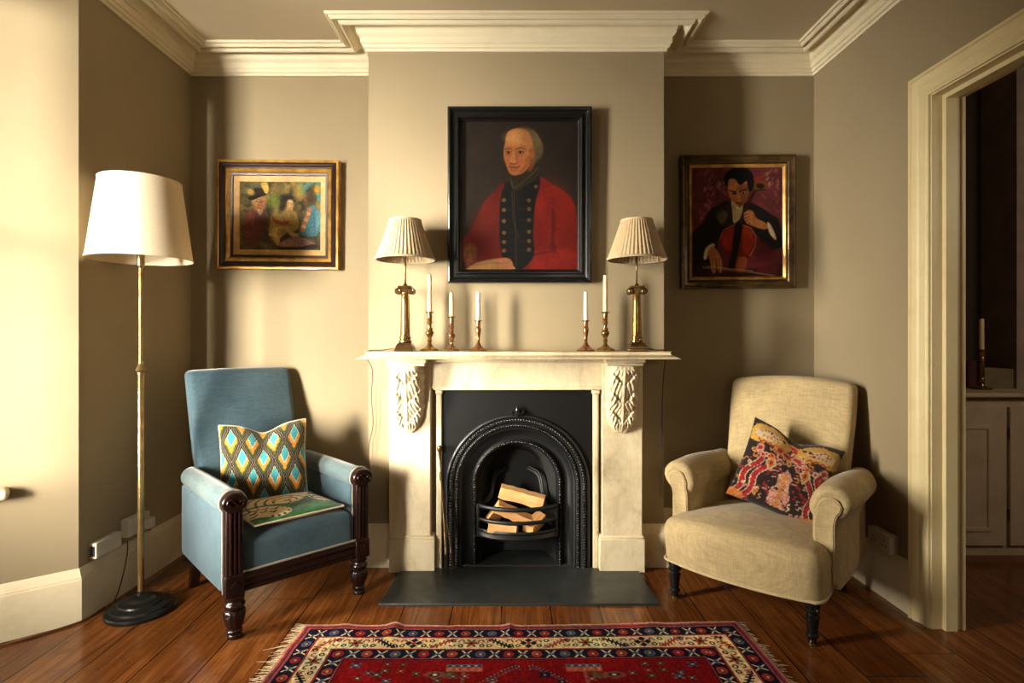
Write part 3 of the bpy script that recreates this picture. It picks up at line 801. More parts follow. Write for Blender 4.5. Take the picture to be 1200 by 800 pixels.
# ---------------------------------------------------------------- blue chair with carved mahogany front
def blue_chair(loc, rz):
    e = empty('armchair', loc, rz, 'high-backed blue upholstered armchair with carved dark wood front beside the floor lamp', 'armchair')
    # local: x to the sitter's left as seen from the front, y back, z up; the front legs stand on y = 0
    def back_def(x, y, z):
        t = (z-.22)/.85
        y2 = y+.02+.225*max(0, t)**1.15-.03*math.exp(-((t-.25)/.2)**2)
        x2 = x*(.90+.10*max(0, min(1, t)))*(1+.02*sin(t*PI))
        y2 -= .018*(1-min(1, abs(x)/.26)**2)*(1 if y < .56 else 0)
        z2 = z+.006*(1-min(1, abs(x)/.26)**2)*(t > .9)
        return (x2, y2, z2)
    m = MB(); m.rbox((0,.565,.645), (.268,.048,.425), (.03,.03,.03), 5, back_def, 12)
    m.build('backrest', M['blue'], e, angle=80)
    def seat_def(x, y, z):
        k = (1-min(1, abs(x)/.27)**3)*(1-min(1, abs(y-.28)/.30)**4)
        return (x, y, z+(.03*k-.05*(y-.02)/.5 if z > .32 else 0))
    m = MB(); m.rbox((0,.285,.31), (.262,.292,.09), (.035,.04,.035), 5, seat_def, 10)
    m.build('seat', M['blue'], e, angle=80)
    for sx in (-1, 1):
        sec = keyhole(.047, sx*.292, .562, .034, .192)
        def fn(y):
            return lambda x, z: (x+sx*.012*(y-.03)*0, z+.0*(y))
        st = [(.012,.004,None),(.016,0,None)]+[(y, -.003*sin((y-.016)/.57*PI), None) for y in np.linspace(.06,.56,9)]+[(.60,.0,None),(.625,.012,None)]
        arm = section_loft(MB(), sec, st).build('arm', M['bluegrey'], e, angle=50)
        # worn pale roll over the blue side panel
        side = [(sx*.292+sx*.036, z) for z in (.19,.53)]
        m = MB(); m.rbox((sx*.329,.315,.362), (.006,.296,.166), (.005,.02,.02), 3); m.build('side_panel', M['blue'], arm)
        m = MB(); m.rbox((sx*.2555,.30,.45), (.006,.275,.08), (.005,.02,.02), 3); m.build('inner_panel', M['blue'], arm)
        # turned post, scroll and block of the wooden front
        m = MB(); m.box(sx*.292-.033, sx*.292+.033, -.022, .018, .262, .540)
        post = bevel(m.build('front_post', M['darkwood'], e), .006, 3)
        m = MB()
        for dx in (-.017, 0, .017): m.tube([(sx*.292+dx, -.0235, .275), (sx*.292+dx, -.0235, .525)], .0058, 8)
        m.build('reeding', M['darkwood'], post)
        m = MB(); oval = [(sx*.292+.050*cos(a)*(1 if abs(cos(a)) < 2 else 1), .566+.042*sin(a)) for a in np.linspace(0, 2*PI, 36, endpoint=False)]
        m.prism(oval, -.030, .020, 'y'); scr = bevel(m.build('arm_scroll', M['darkwood'], post), .007, 3)
        m = MB()
        for dx in (-.022, .022):
            sp = [(sx*.292+dx+(.019-.0028*t)*cos(t*1.0+(PI if dx > 0 else 0)), -.033, .566+(.019-.0028*t)*sin(t)*(1 if dx < 0 else -1)) for t in np.linspace(0, 6, 30)]
            m.tube(sp, .0042, 6)
        m.build('carving', M['darkwood'], scr)
        m = MB(); m.box(sx*.292-.037, sx*.292+.037, -.026, .046, .178, .268); blk = bevel(m.build('leg_block', M['darkwood'], post), .005)
        m = MB(); m.lathe([(.021,-.035),(.021,-.026)], 4, (sx*.292,0,.222), axis='y'); m.build('patera', M['darkwood'], blk)
        # gimp braid down the outer and inner edges
        path = [(x, .010, z) for x, z in keyhole(.0505, sx*.292, .563, .038, .192)]
        k = len(path)-15; lf = path[:k+8] if sx > 0 else path
        m = MB(); m.tube(path, .0042, 6); m.build('gimp', M['gimp'], arm)
        # turned and reeded leg
        def reed(a, z): return 1+.07*abs(sin(a*6)) if .055 < z < .118 else 1
        m = MB(); m.lathe([(.020,0),(.027,.003),(.029,.014),(.025,.020),(.030,.026),(.032,.034),(.027,.040),(.028,.046),(.033,.060),(.039,.085),(.041,.106),(.039,.116),(.033,.122),(.036,.128),(.041,.136),(.041,.144),(.033,.151),(.031,.157),(.039,.164),(.039,.182)], 48, (sx*.285, .004, 0), reed)
        m.build('leg', M['darkwood'], e, angle=50)
        m = MB(); P = []
        for z, s, dy in ((0,.020,.075),(.12,.022,.03),(.24,.025,.0)):
            P.append([(sx*.27+a*s, .575+dy+b*s, z) for a, b in ((-1,-1),(1,-1),(1,1),(-1,1))])
        m.grid(P, closev=True); m.add(P[0], [(3,2,1,0)]); m.add(P[2], [(0,1,2,3)])
        bevel(m.build('leg', M['darkwood'], e), .004)
    m = MB(); pr = [(-.018,.188),(-.022,.196),(-.020,.206),(-.012,.210),(-.012,.232),(-.020,.238),(-.023,.246),(-.018,.254),(-.010,.262),(.02,.266),(.02,.188)]
    P = [[(x, y, z) for y, z in pr] for x in (-.262, .262)]; m.grid(P, closev=True)
    m.build('front_rail', M['darkwood'], e, angle=30)
    m = MB(); m.tube([(-.258,-.010,.268),(.258,-.010,.268)], .0055, 8); m.build('gimp', M['gimp'], e)
    return e
th_b = math.atan2(.378, .388)
blue_chair((-.935, 2.500, 0), th_b)

# ---------------------------------------------------------------- oatmeal linen tub chair with rolled arms
def linen_chair(loc, rz):
    e = empty('armchair', loc, rz, 'oatmeal linen armchair with rolled arms and turned black legs near the door', 'armchair')
    def back_def(x, y, z):
        t = (z-.25)/.76; y2 = y+.165*max(0, t)**1.1-.02*math.exp(-((t-.3)/.25)**2)
        k = 1-min(1, abs(x)/.30)**2
        z2 = z+(.030*k-.0*abs(x))*max(0, t)**3
        if y < .60: y2 -= .024*k*sin(min(1, max(0, t))*PI)
        x2 = x*(.93+.09*min(1, max(0, t*1.3)))
        return (x2, y2, z2)
    m = MB(); m.rbox((0,.615,.61), (.300,.060,.395), (.032,.032,.030), 6, back_def, 12)
    bk = m.build('backrest', M['linen'], e, angle=80)
    def seat_def(x, y, z):
        f = 1-min(1, abs(x)/.345)**2.2
        y2 = y-(.055*f if y < .1 else 0)*(1 if True else 0)
        k = f*(1-min(1, abs(y-.27)/.36)**3)
        z2 = z+((.045*k-.035*(y)/.6) if z > .28 else 0)
        x2 = x*(1-.05*max(0, y-.1)/.5)
        w_ = max(0, min(1, (.30-z)/.12)); y2 = y2+.022*w_*(y < .1)
        return (x2, y2, max(z2, .188))
    m = MB(); m.rbox((0,.285,.2475), (.345,.335,.1375), (.055,.055,.055), 6, seat_def, 12)
    seat = m.build('seat', M['linen'], e, angle=80)
    # piping round the bottom of the seat
    pp = []
    for x in np.linspace(-.325, .325, 25): pp.append((x, -.030-.055*(1-min(1, abs(x)/.345)**2.2), .190))
    pp = [(-.315, .60, .190), (-.34, .10, .190), (-.342, .0, .190)]+pp+[(.342,.0,.190), (.34,.10,.190), (.315,.60,.190)]
    m = MB(); m.tube(cr(pp, 3), .0065, 8); m.build('piping', M['linen_pipe'], seat)
    for sx in (-1, 1):
        n = 34; r = .080; cx = sx*.318; cz = .548
        sec = keyhole(r, cx+sx*.022, cz, .052, .20, n)
        sec = [(x-(sx*.022 if z < cz-.07 else sx*.022*max(0, min(1, (cz+.02-z)/.09))), z) for x, z in sec]
        def wav(y, amt):
            def f(x, z):
                a = math.atan2(z-cz, x-cx-sx*.022)
                if amt and z > cz-.03:
                    k = 1+amt*sin(a*17); return (cx+sx*.022+(x-cx-sx*.022)*k, cz+(z-cz)*k)
                return (x, z)
            return f
        st = [(.112,.040,wav(0,.0)),(.106,.034,wav(0,.04)),(.105,.026,wav(0,.075)),(.108,.016,wav(0,.065)),(.117,.006,wav(0,.03)),(.132,.0,wav(0,.0))]
        st += [(y, -.006*sin((y-.132)/.5*PI), lambda x, z, y=y: (x, z-.10*max(0, y-.30)*max(0, (z-.3)/.3)*.6)) for y in np.linspace(.18,.62,9)]+[(.68,.02,None)]
        arm = section_loft(MB(), sec, st).build('arm', M['linen'], e, angle=60)
        # facing panel on the front of the roll
        fs = keyhole(.044, cx+sx*.020, cz-.012, .036, .235, 26)
        fs = [(x-(sx*.020 if z < cz-.07 else sx*.020*max(0, min(1, (cz+.0-z)/.07))), z) for x, z in fs]
        m = section_loft(MB(), fs, [(.096,.010,None),(.093,.004,None),(.097,-.001,None),(.116,-.002,None)])
        fac = m.build('arm_facing', M['linen'], arm, angle=60)
        m = MB(); m.tube([(x, .099, z) for x, z in fs]+[(fs[0][0], .099, fs[0][1])], .0036, 6); m.build('piping', M['linen_pipe'], fac)
        # legs
        m = MB(); m.lathe([(.015,0),(.017,.003),(.017,.012),(.016,.014),(.0175,.030),(.024,.036),(.026,.042),(.022,.048),(.019,.052),(.022,.080),(.026,.112),(.027,.120),(.021,.125),(.020,.130),(.028,.137),(.030,.144),(.026,.150),(.022,.154),(.030,.160),(.031,.192)], 28, (sx*.298, 0.0, 0))
        leg = m.build('leg', M['blackwood'], e, angle=35)
        m = MB(); m.lathe([(.0165,-.0005),(.0178,.001),(.0178,.010),(.0165,.011)], 24, (sx*.298, 0, 0)); m.build('brass_cap', M['brass'], leg)
        m = MB(); P = []
        for z, s, dy in ((0,.017,.055),(.10,.019,.02),(.21,.022,.0)):
            P.append([(sx*.275+a*s, .57+dy+b*s, z) for a, b in ((-1,-1),(1,-1),(1,1),(-1,1))])
        m.grid(P, closev=True); m.add(P[0], [(3,2,1,0)]); m.add(P[2], [(0,1,2,3)]); bevel(m.build('leg', M['blackwood'], e), .004)
    return e
th_l = math.atan2(-.405, .437)
linen_chair((1.010, 2.452, 0), th_l)

# ================================================================== cushions
M['cushion_cloth'] = vcol_mat('printed_cushion_cloth', .85, .2, .35, 260, .2)
M['back_yellow'] = fabric('mustard_cushion_back', (206,160,60), .08, 300)
M['cord_cream'] = fabric('cream_cushion_piping', (214,196,160), .05, 300)
def cushion(name, w, h, t, img, dent, M4, label, backm, pipe, group=None, pipe_col=None, N=230, corner=.06):
    """front face carries the printed cloth; local x right, y up, z out of the front"""
    e = empty(name, (0,0,0), 0, label, 'cushion', group); e.matrix_world = M4
    u, v = np.meshgrid(np.linspace(-1, 1, N), np.linspace(1, -1, N))
    pin = 1-corner*(1-np.abs(v)**2.0); pin2 = 1-corner*(1-np.abs(u)**2.0)
    X = u*w/2*pin; Y = v*h/2*pin2
    d = dent*np.exp(-(u/.38)**2)*np.clip((v+.25)/1.25, 0, 1)**1.6
    Y = Y-d*h
    puff = ((1-np.abs(u)**2.6)*(1-np.abs(v)**2.6))**.55
    crease = 1-.55*np.exp(-((u)/.22)**2)*np.clip(v, 0, 1)*(dent > 0)
    Z = t/2*puff*crease+.004*(vnoise(N, N, 5, 5, 3)-.5)
    cols = sample(img, (u+1)/2, (1-v)/2)
    grid_obj('front_cover', X, Y, Z, cols, M['cushion_cloth'], e)
    m = MB(); S = 3
    m.grid([[(X[i,j], Y[i,j], -Z[i,j]*.9) for j in list(range(0, N, S))+([N-1] if (N-1) % S else [])] for i in list(range(0, N, S))+([N-1] if (N-1) % S else [])])
    m.build('back_cover', backm, e, angle=80)
    if pipe:
        edge = [(X[0,j],Y[0,j]) for j in range(0,N,3)]+[(X[i,-1],Y[i,-1]) for i in range(0,N,3)]+[(X[-1,j],Y[-1,j]) for j in range(N-1,-1,-3)]+[(X[i,0],Y[i,0]) for i in range(N-1,-1,-3)]
        m = MB(); m.tube([(x,y,0) for x,y in edge]+[(edge[0][0],edge[0][1],0)], .0042, 8); m.build('piping', pipe_col or M['cord_cream'], e)
    return e
def frame_at(c, right, up):
    r = Vector(right).normalized(); u = Vector(up); u = (u-r*u.dot(r)).normalized(); f = r.cross(u)
    m = Matrix.Identity(4)
    for i in range(3): m[i][0], m[i][1], m[i][2], m[i][3] = r[i], u[i], f[i], c[i]
    return m
def chair_pt(o, rz, x, y, z):
    return Vector((o[0]+x*cos(rz)-y*sin(rz), o[1]+x*sin(rz)+y*cos(rz), z))
# --- ikat cushion: stacked lozenge flames
def ikat():
    p = Paint(420, 420, (0,0,420,420), (34,26,20)); X, Y = p.X, p.Y
    jit = (vnoise(420,420,6,90,8)-.5)*14; jx = (vnoise(420,420,8,8,9)-.5)*6
    cw, chh = 104, 206
    for par in (0, 1):
        cx0 = par*cw/2; cy0 = par*chh/2
        gx = (X+jx-cx0)/cw; gy = (Y+jit-cy0+10)/chh
        fx = gx-np.floor(gx)-.5; fy = gy-np.floor(gy)-.5
        # lozenge distance, longer tail below
        d = np.abs(fx)*2+np.abs(fy)*2
        def lay(off, size, stretch, col, soft=.05):
            yy = fy-off; dd = np.abs(fx)*2/size+np.abs(yy)*2/(size*stretch)
            p.put(.5+(1-dd)/(2*soft), col)
        lay(0, .925, 1, (196,178,148), .012); lay(.0, .90, 1, (32,24,20), .02)
        lay(.0, .78, 1.0, (60,66,24)); lay(-.03, .68, 1.0, (40,80,44) if par else (84,86,28))
        lay(-.05, .62, 1.0, (204,128,38)); lay(-.12, .46, 1.0, (216,200,170), .06); lay(-.135, .40, 1.05, (56,148,158))
    p.tex(.25, 200, 60, 2); p.tex(.18, 9, 9, 4); return p.linear(.92)
bl = (-.935, 2.500)
c = chair_pt(bl, th_b, -.015, .405, .606); yaw = th_b-R(20)
cushion('scatter_cushion', .405, .43, .15, ikat(), .10, frame_at(c, (cos(yaw), sin(yaw), .02), (-.50*sin(yaw)*.6, .50*cos(yaw)*.6, 1)),
        'upright zigzag ikat cushion in turquoise, orange and black on the blue armchair', M['back_yellow'], True)
# --- tiger cushion lying flat
def tiger():
    p = Paint(480, 420, (0,0,480,420), (26,86,42)); p.tint(.5, 12, 10, 3); p.tex(.5, 26, 20, 8)
    cr_ = (208,182,138); dk = (30,24,19)
    p.poly([(20,120),(90,60),(200,30),(330,40),(420,90),(410,160),(370,215),(330,262),(270,300),(215,292),(160,262),(100,235),(40,200)], cr_, 3, wob=6)
    p.poly([(0,225),(50,232),(120,270),(180,318),(212,360),(200,392),(150,404),(90,392),(30,356),(0,330)], cr_, 2, wob=4)
    p.poly([(372,212),(420,196),(456,222),(474,276),(466,330),(424,346),(388,318),(372,262)], cr_, 2, wob=4)
    r = random.Random(5)
    for ring, n in ((60, 8), (105, 13), (150, 17), (195, 20)):
        for k in range(n):
            a = PI*(k+.5*(ring % 2))/n*1.05-.05; cx, cy = 232+ring*cos(a)*1.02, 250-ring*sin(a)*.95
            if not (30 < cx < 415 and 45 < cy < 262): continue
            tx, ty = -sin(a)*13, cos(a)*-13
            p.line([(cx-tx,cy-ty+r.uniform(-3,3)),(cx+r.uniform(-4,4),cy+r.uniform(-5,5)),(cx+tx,cy+ty)], r.uniform(9,13), dk, 1.5, .97, 5)
    for (x, y) in ((24,258),(60,276),(100,296),(140,324),(40,300),(84,326),(124,352),(30,332),(394,238),(424,226),(450,262),(408,276),(436,300),(460,300)):
        p.line([(x-16,y-5),(x,y+7),(x+16,y-3)], 10, dk, 1.5, .97, 4)
    for (x, y) in ((104,390),(134,396),(166,394),(196,378),(400,334),(428,344),(456,330)): p.ell(x, y, 9, 7, dk)
    p.ell(196,196,22,15,(196,170,70)); p.ell(196,198,9,10,dk); p.ell(292,192,22,15,(196,170,70)); p.ell(292,194,9,10,dk)
    p.poly([(220,244),(272,240),(250,268)], (140,74,56), 2); p.line([(248,268),(248,286),(222,298)], 7, dk); p.line([(248,286),(278,294)], 7, dk)
    for k in range(10):
        x = 150+24*k; p.line([(x*.6+100, 285), (x, 366-abs(k-4.5)*7)], 3.6, dk, 1, .9)
    p.tex(.2, 160, 140, 2); return p.linear(.95)
cx_, cy_ = -.004, .195
c = chair_pt(bl, th_b, cx_, cy_, .441)
cushion('scatter_cushion', .41, .40, .075, tiger(), 0, frame_at(c, (cos(th_b), sin(th_b), .0), (-sin(th_b), cos(th_b), -.02)),
        'flat green cushion with a cream and black striped tiger lying on the blue armchair seat', M['cord_cream'], True, corner=.03)
# --- red and black kilim cushion
def kilim():
    p = Paint(420, 420, (0,0,420,420), (36,22,20)); 
    dk_ = (36,22,20)
    red, pk, org, cm, yl = (150,30,34), (196,140,120), (196,120,46), (206,182,146), (206,158,70)
    for sx, x0 in ((1, 70), (1, 118), (-1, 312), (-1, 362)):
        pts = [(x0+sx*14*sin(y/26.0)-sx*(y-200)*.28, y) for y in range(180, 420, 8)]
        p.line(pts, 32, cm, 2, 1, 6); p.line(pts, 22, red, 2, 1, 6)
        for q in (-1, 1): p.ell(pts[0][0]+q*16, pts[0][1]-6, 15, 11, cm, .5*q, wob=5); p.ell(pts[0][0]+q*16, pts[0][1]-6, 11, 7, red, .5*q, wob=5)
    p.poly([(212,205),(246,250),(240,290),(262,340),(250,400),(176,400),(164,340),(186,290),(180,250)], pk, 2, wob=8, sm=False)
    p.tex(.5, 70, 70, 3)
    for k in range(5): p.poly([(213,235+k*34),(228,252+k*34),(213,270+k*34),(198,252+k*34)], org, 2, .9, sm=False, wob=4)
    for cx, cy in ((130,205),(292,205)):
        p.poly([(cx,cy-46),(cx+28,cy),(cx,cy+46),(cx-28,cy)], cm, 2, sm=False, wob=4); p.poly([(cx,cy-34),(cx+19,cy),(cx,cy+34),(cx-19,cy)], org, 2, sm=False, wob=4); p.ell(cx,cy,7,12,red)
    def beast(cx, cy, s):
        p.poly([(cx-70*s,cy-36),(cx-20*s,cy-60),(cx+60*s,cy-54),(cx+80*s,cy),(cx+66*s,cy+44),(cx,cy+36),(cx-40*s,cy+52),(cx-80*s,cy+18)], yl, 3, wob=10)
        p.poly([(cx-40*s,cy-20),(cx+50*s,cy-24),(cx+58*s,cy+16),(cx-30*s,cy+14)], cm, 2, wob=8)
        for k in range(7): p.ell(cx+(-36+13*k)*s, cy-20+9*sin(k*1.1), 4.5, 4, red, 0, .3, 1, 3)
        for k in range(5): p.poly([(cx+(-30+15*k)*s, cy-4),(cx+(-24+15*k)*s, cy+4),(cx+(-30+15*k)*s, cy+12),(cx+(-36+15*k)*s, cy+4)], org, 1.5, sm=False, wob=3)
        p.line([(cx+(-50+12*k)*s, cy+30+(8 if k % 2 else -4)) for k in range(9)], 6, red, 1.5, wob=4)
        p.ell(cx-52*s, cy-22, 8, 7, dk_, 0, .3)
        p.line([(cx-60*s,cy+20),(cx-66*s,cy+70)], 9, cm, 2, wob=6); p.line([(cx-44*s,cy+30),(cx-44*s,cy+80)], 9, cm, 2, wob=6)
    beast(96, 78, -1.2); beast(322, 84, 1.25)
    for k in range(9):
        p.ell(40+42*k, 168+10*(k % 2), 17, 13, (yl, pk, org, cm)[k % 4], .3*k, .2, 1, 9); p.ell(40+42*k, 168+10*(k % 2), 8, 6, red, .3*k, .2, 1, 6)
    for cx, cy, rx, ry, cl in ((210,60,34,20,org),(190,130,40,22,yl),(240,135,36,20,pk),(150,120,24,30,org),(60,150,18,26,pk),(370,160,22,26,pk),(212,100,12,30,red)):
        p.ell(cx, cy, rx, ry, cl, .4, .2, 1, 10); p.ell(cx, cy, rx*.5, ry*.5, red if cl != red else cm, .4, .2, 1, 8)
    for k in range(8):
        for x0 in (164, 258):
            p.line([(x0-9, 150+k*17),(x0+9, 146+k*17)], 7, pk if k % 2 else red, 1.2, 1, 4)
    r = random.Random(3)
    for k in range(60):
        x, y = r.uniform(0,420), r.uniform(0,420); p.ell(x, y, r.uniform(3,8), r.uniform(3,9), r.choice([org,cm,red,pk,(30,20,18)]), r.uniform(0,3), .3, .85, 5)
    for k in range(120):
        x, y = r.uniform(5, 415), r.uniform(120, 415); i, j = int(y), int(x)
        if p.A[i, j].sum() > 150: continue
        c_ = r.choice([cm, pk, org, red, pk]); a = r.uniform(0, PI); L = r.uniform(8, 16)
        q = [(x+L*t*cos(a)+6*sin(t*4)*sin(a), y+L*t*sin(a)-6*sin(t*4)*cos(a)) for t in np.linspace(-1, 1, 6)]
        p.line(q, r.uniform(5, 9), c_, 1.5, .95, 5)
    p.poly([(0,380),(60,392),(70,420),(0,420)], org, 3, .8); p.poly([(330,396),(420,370),(420,420),(320,420)], org, 3, .8)
    p.tex(.35, 130, 130, 2); p.tex(.2, 8, 8, 4); return p.linear(.86)
ll = (1.010, 2.452)
c = chair_pt(ll, th_l, .075, .400, .588); yaw = th_l+R(18)
rv = Vector((cos(yaw), sin(yaw), -.36)); 
cushion('scatter_cushion', .42, .42, .15, kilim(), .09, frame_at(c, rv, (-.42*sin(yaw), .42*cos(yaw), 1)),
        'red, black and ochre kilim cushion leaning in the oatmeal linen armchair', fabric('dark_cushion_back', (44,28,24)), False)
# ================================================================== floor lamp
def shade_mat():
    t = NT('cream_drum_shade'); v = t.coord()
    t.set(Base_Color=t.ramp(t.noise(t.coord((60,60,300)), 1, 3), [(.3, (226,212,184)), (.7, (236,224,198))]), Roughness=.85)
    t.b.inputs['Specular IOR Level'].default_value = .15
    tr = t.n('ShaderNodeBsdfTranslucent'); tr.inputs[0].default_value = lin((226,206,170)); mx = t.n('ShaderNodeMixShader'); mx.inputs[0].default_value = .35
    t.l(t.b.outputs[0], mx.inputs[1]); t.l(tr.outputs[0], mx.inputs[2]); t.l(mx.outputs[0], t.out.inputs[0]); return t.m
M['shade'] = shade_mat()
FL = (-1.678, 2.525, 0)
fl = empty('floor_lamp', FL, 0, 'tall brass floor lamp with a cream drum shade in the left corner', 'floor lamp')
m = MB(); m.lathe([(.139,0),(.141,.004),(.141,.014),(.136,.020),(.124,.023),(.120,.026),(.118,.034),(.110,.039),(.098,.041),(.092,.044),(.088,.051),(.078,.056),(.064,.058),(.058,.061),(.052,.067),(.040,.071),(.030,.073),(.022,.078),(.020,.090),(.013,.092)], 64)
m.build('base', M['castblack'], fl, angle=30)
m = MB(); m.lathe([(.0135,.088),(.0135,1.085),(.012,1.088)], 24); m.build('pole', M['polebrass'], fl)
m = MB(); m.lathe([(.0135,1.075),(.016,1.078),(.016,1.086),(.021,1.090),(.024,1.098),(.021,1.106),(.015,1.112),(.013,1.122),(.010,1.126)], 24); m.build('collar', M['polebrass'], fl, angle=35)
m = MB(); m.lathe([(.0095,1.12),(.0095,1.56),(.014,1.565),(.016,1.575),(.016,1.65),(.008,1.652)], 20); m.build('stem', M['polebrass'], fl)
m = MB(); m.lathe([(.208-(.208-.162)*t, 1.598+.357*t) for t in np.linspace(0, 1, 12)], 72, caps=False)
sh = solid(m.build('lamp_shade', M['shade'], fl, angle=60), .002)
for r, z in ((.209, 1.601), (.1635, 1.952)):
    q = MB(); q.lathe([(r-.002,z-.004),(r+.001,z-.004),(r+.001,z+.004),(r-.002,z+.004),(r-.002,z-.004)], 72, caps=False); q.build('shade_rim', M['shade'], sh)
q = MB()
for k in range(3): q.tube([(.012*cos(k*2.1), .012*sin(k*2.1), 1.63), (.2*cos(k*2.1), .2*sin(k*2.1), 1.612)], .002, 5)
q.build('shade_carrier', M['polebrass'], sh)
def wl(p): return (p[0]-FL[0], p[1]-FL[1], p[2])
m = MB(); m.tube(cr([wl(p) for p in [(-1.852,2.690,.255),(-1.852,2.688,.20),(-1.850,2.66,.12),(-1.846,2.62,.05),(-1.84,2.57,.006),(-1.80,2.51,.006)]], 8), .003, 6)
m.build('power_cord', M['cable'], fl)
# ================================================================== sockets and flex
def face_box(name, y0, y1, z0, z1, d, right=False):
    m = MB(); x = XR-d if right else XL
    m.box(x, x+d, y0, y1, z0, z1); return bevel(m.build(name, M['white_plastic'], None), .004, 3)
def prof(px, py, X):                     # a point of the left wall seen at (px, py)
    Y = X*650/(px-597); return Y, 1.25-(py-394)/650*Y
o = face_box('junction_box', 2.497, 2.660, .246, .318, .034); tag(o, 'white surface junction box on the left wall above the skirting, nearest the window', 'junction box')
m = MB(); m.box(XL+.006, XL+.028, 2.4962, 2.4972, .258, .304); s = m.build('slot', M['dark_slot'], o, smooth=False)
o = face_box('wall_socket', 2.70, 2.86, .268, .355, .040); tag(o, 'white double wall socket on the left wall right behind the floor lamp pole', 'wall socket')
for y in (2.735, 2.825):
    m = MB(); m.box(XL+.040, XL+.044, y-.010, y+.010, .330, .346); m.build('switch', M['white_plastic'], o, smooth=False)
p = empty('plug', (XL+.0405, 2.83, .30), 0, 'white plug in the wall socket behind the floor lamp', 'plug')
m = MB(); m.rbox((.016,0,0), (.016,.026,.026), (.008,.008,.008), 3); m.build('plug_body', M['white_plastic'], p)
m = MB(); m.tube([(.018,0,-.024),(.018,-.004,-.04)], .005, 8); m.build('plug_flex', M['cable'], p)
o = face_box('wall_socket', 2.580, 2.740, .232, .318, .042, True); tag(o, 'white double wall socket on the right wall behind the oatmeal armchair', 'wall socket')
for y in (2.62, 2.70):
    m = MB(); m.box(XR-.045, XR-.042, y-.012, y+.012, .296, .308); m.build('switch', M['white_plastic'], o, smooth=False)
    m = MB()
    for dy, z in ((0,.284),(-.011,.262),(.011,.262)): m.box(XR-.0432, XR-.0418, y+dy-.0035, y+dy+.0035, z-.003, z+.003)
    m.build('socket_holes', M['dark_slot'], o, smooth=False)
m = MB(); m.tube(cr([(-2.34,2.01,.005),(-2.16,2.14,.005),(-2.02,2.255,.005),(-1.92,2.36,.005),(-1.865,2.44,.005),(-1.862,2.55,.005)], 8), .0045, 6)
tag(m.build('flex', M['cable'], None), 'brown flex running along the floor at the foot of the window wall', 'flex')

# ================================================================== pictures
M['canvas'] = vcol_mat('oil_paint', .7, .1, .15, 160)
M['gilt'] = brass_mat('old_gilt', (206,160,84), (150,106,50), .5, .45)
M['gilt_dark'] = brass_mat('tarnished_gilt', (104,80,48), (52,38,24), .5, .5)
M['frame_black'] = plain('black_lacquered_frame', (17,17,17), .25, var=.2, scale=20)
M['frame_brown'] = wood_mat('dark_brown_frame', (52,28,20), (26,14,12), .35, (8,8,8))
M['mount'] = plain('gold_mount', (188,148,88), .6, var=.08, scale=20)
def picture(loc, w, h, rings, cw, ch, img, cy, label, tilt=0, roll=0):
    """rings: (name, material, profile of (inset, protrusion)); canvas cw x ch at protrusion cy"""
    e = empty('framed_painting', loc, 0, label, 'painting'); e.rotation_euler = (tilt, roll, 0)
    first = None
    for nm, mt, pr in rings:
        m = MB(); rect_frame(m, w, h, pr); o = m.build(nm, M[mt], e, angle=20)
    m = MB(); m.box(-w/2+.012, w/2-.012, -.008, -.0005, -h/2+.012, h/2-.012); m.build('backing', M['frame_brown'], e, smooth=False)
    H, W, _ = img.shape
    X, Z = np.meshgrid(np.linspace(-cw/2, cw/2, W), np.linspace(ch/2, -ch/2, H))
    grid_obj('canvas', X, np.full(X.shape, -cy), Z, img, M['canvas'], e); return e
def person_noise(p, s):
    p.tex(.13, p.W/4, p.H/4, s); p.tint(.07, p.W/9, p.H/9, s+3); p.tex(.25, 9, 9, s+7)
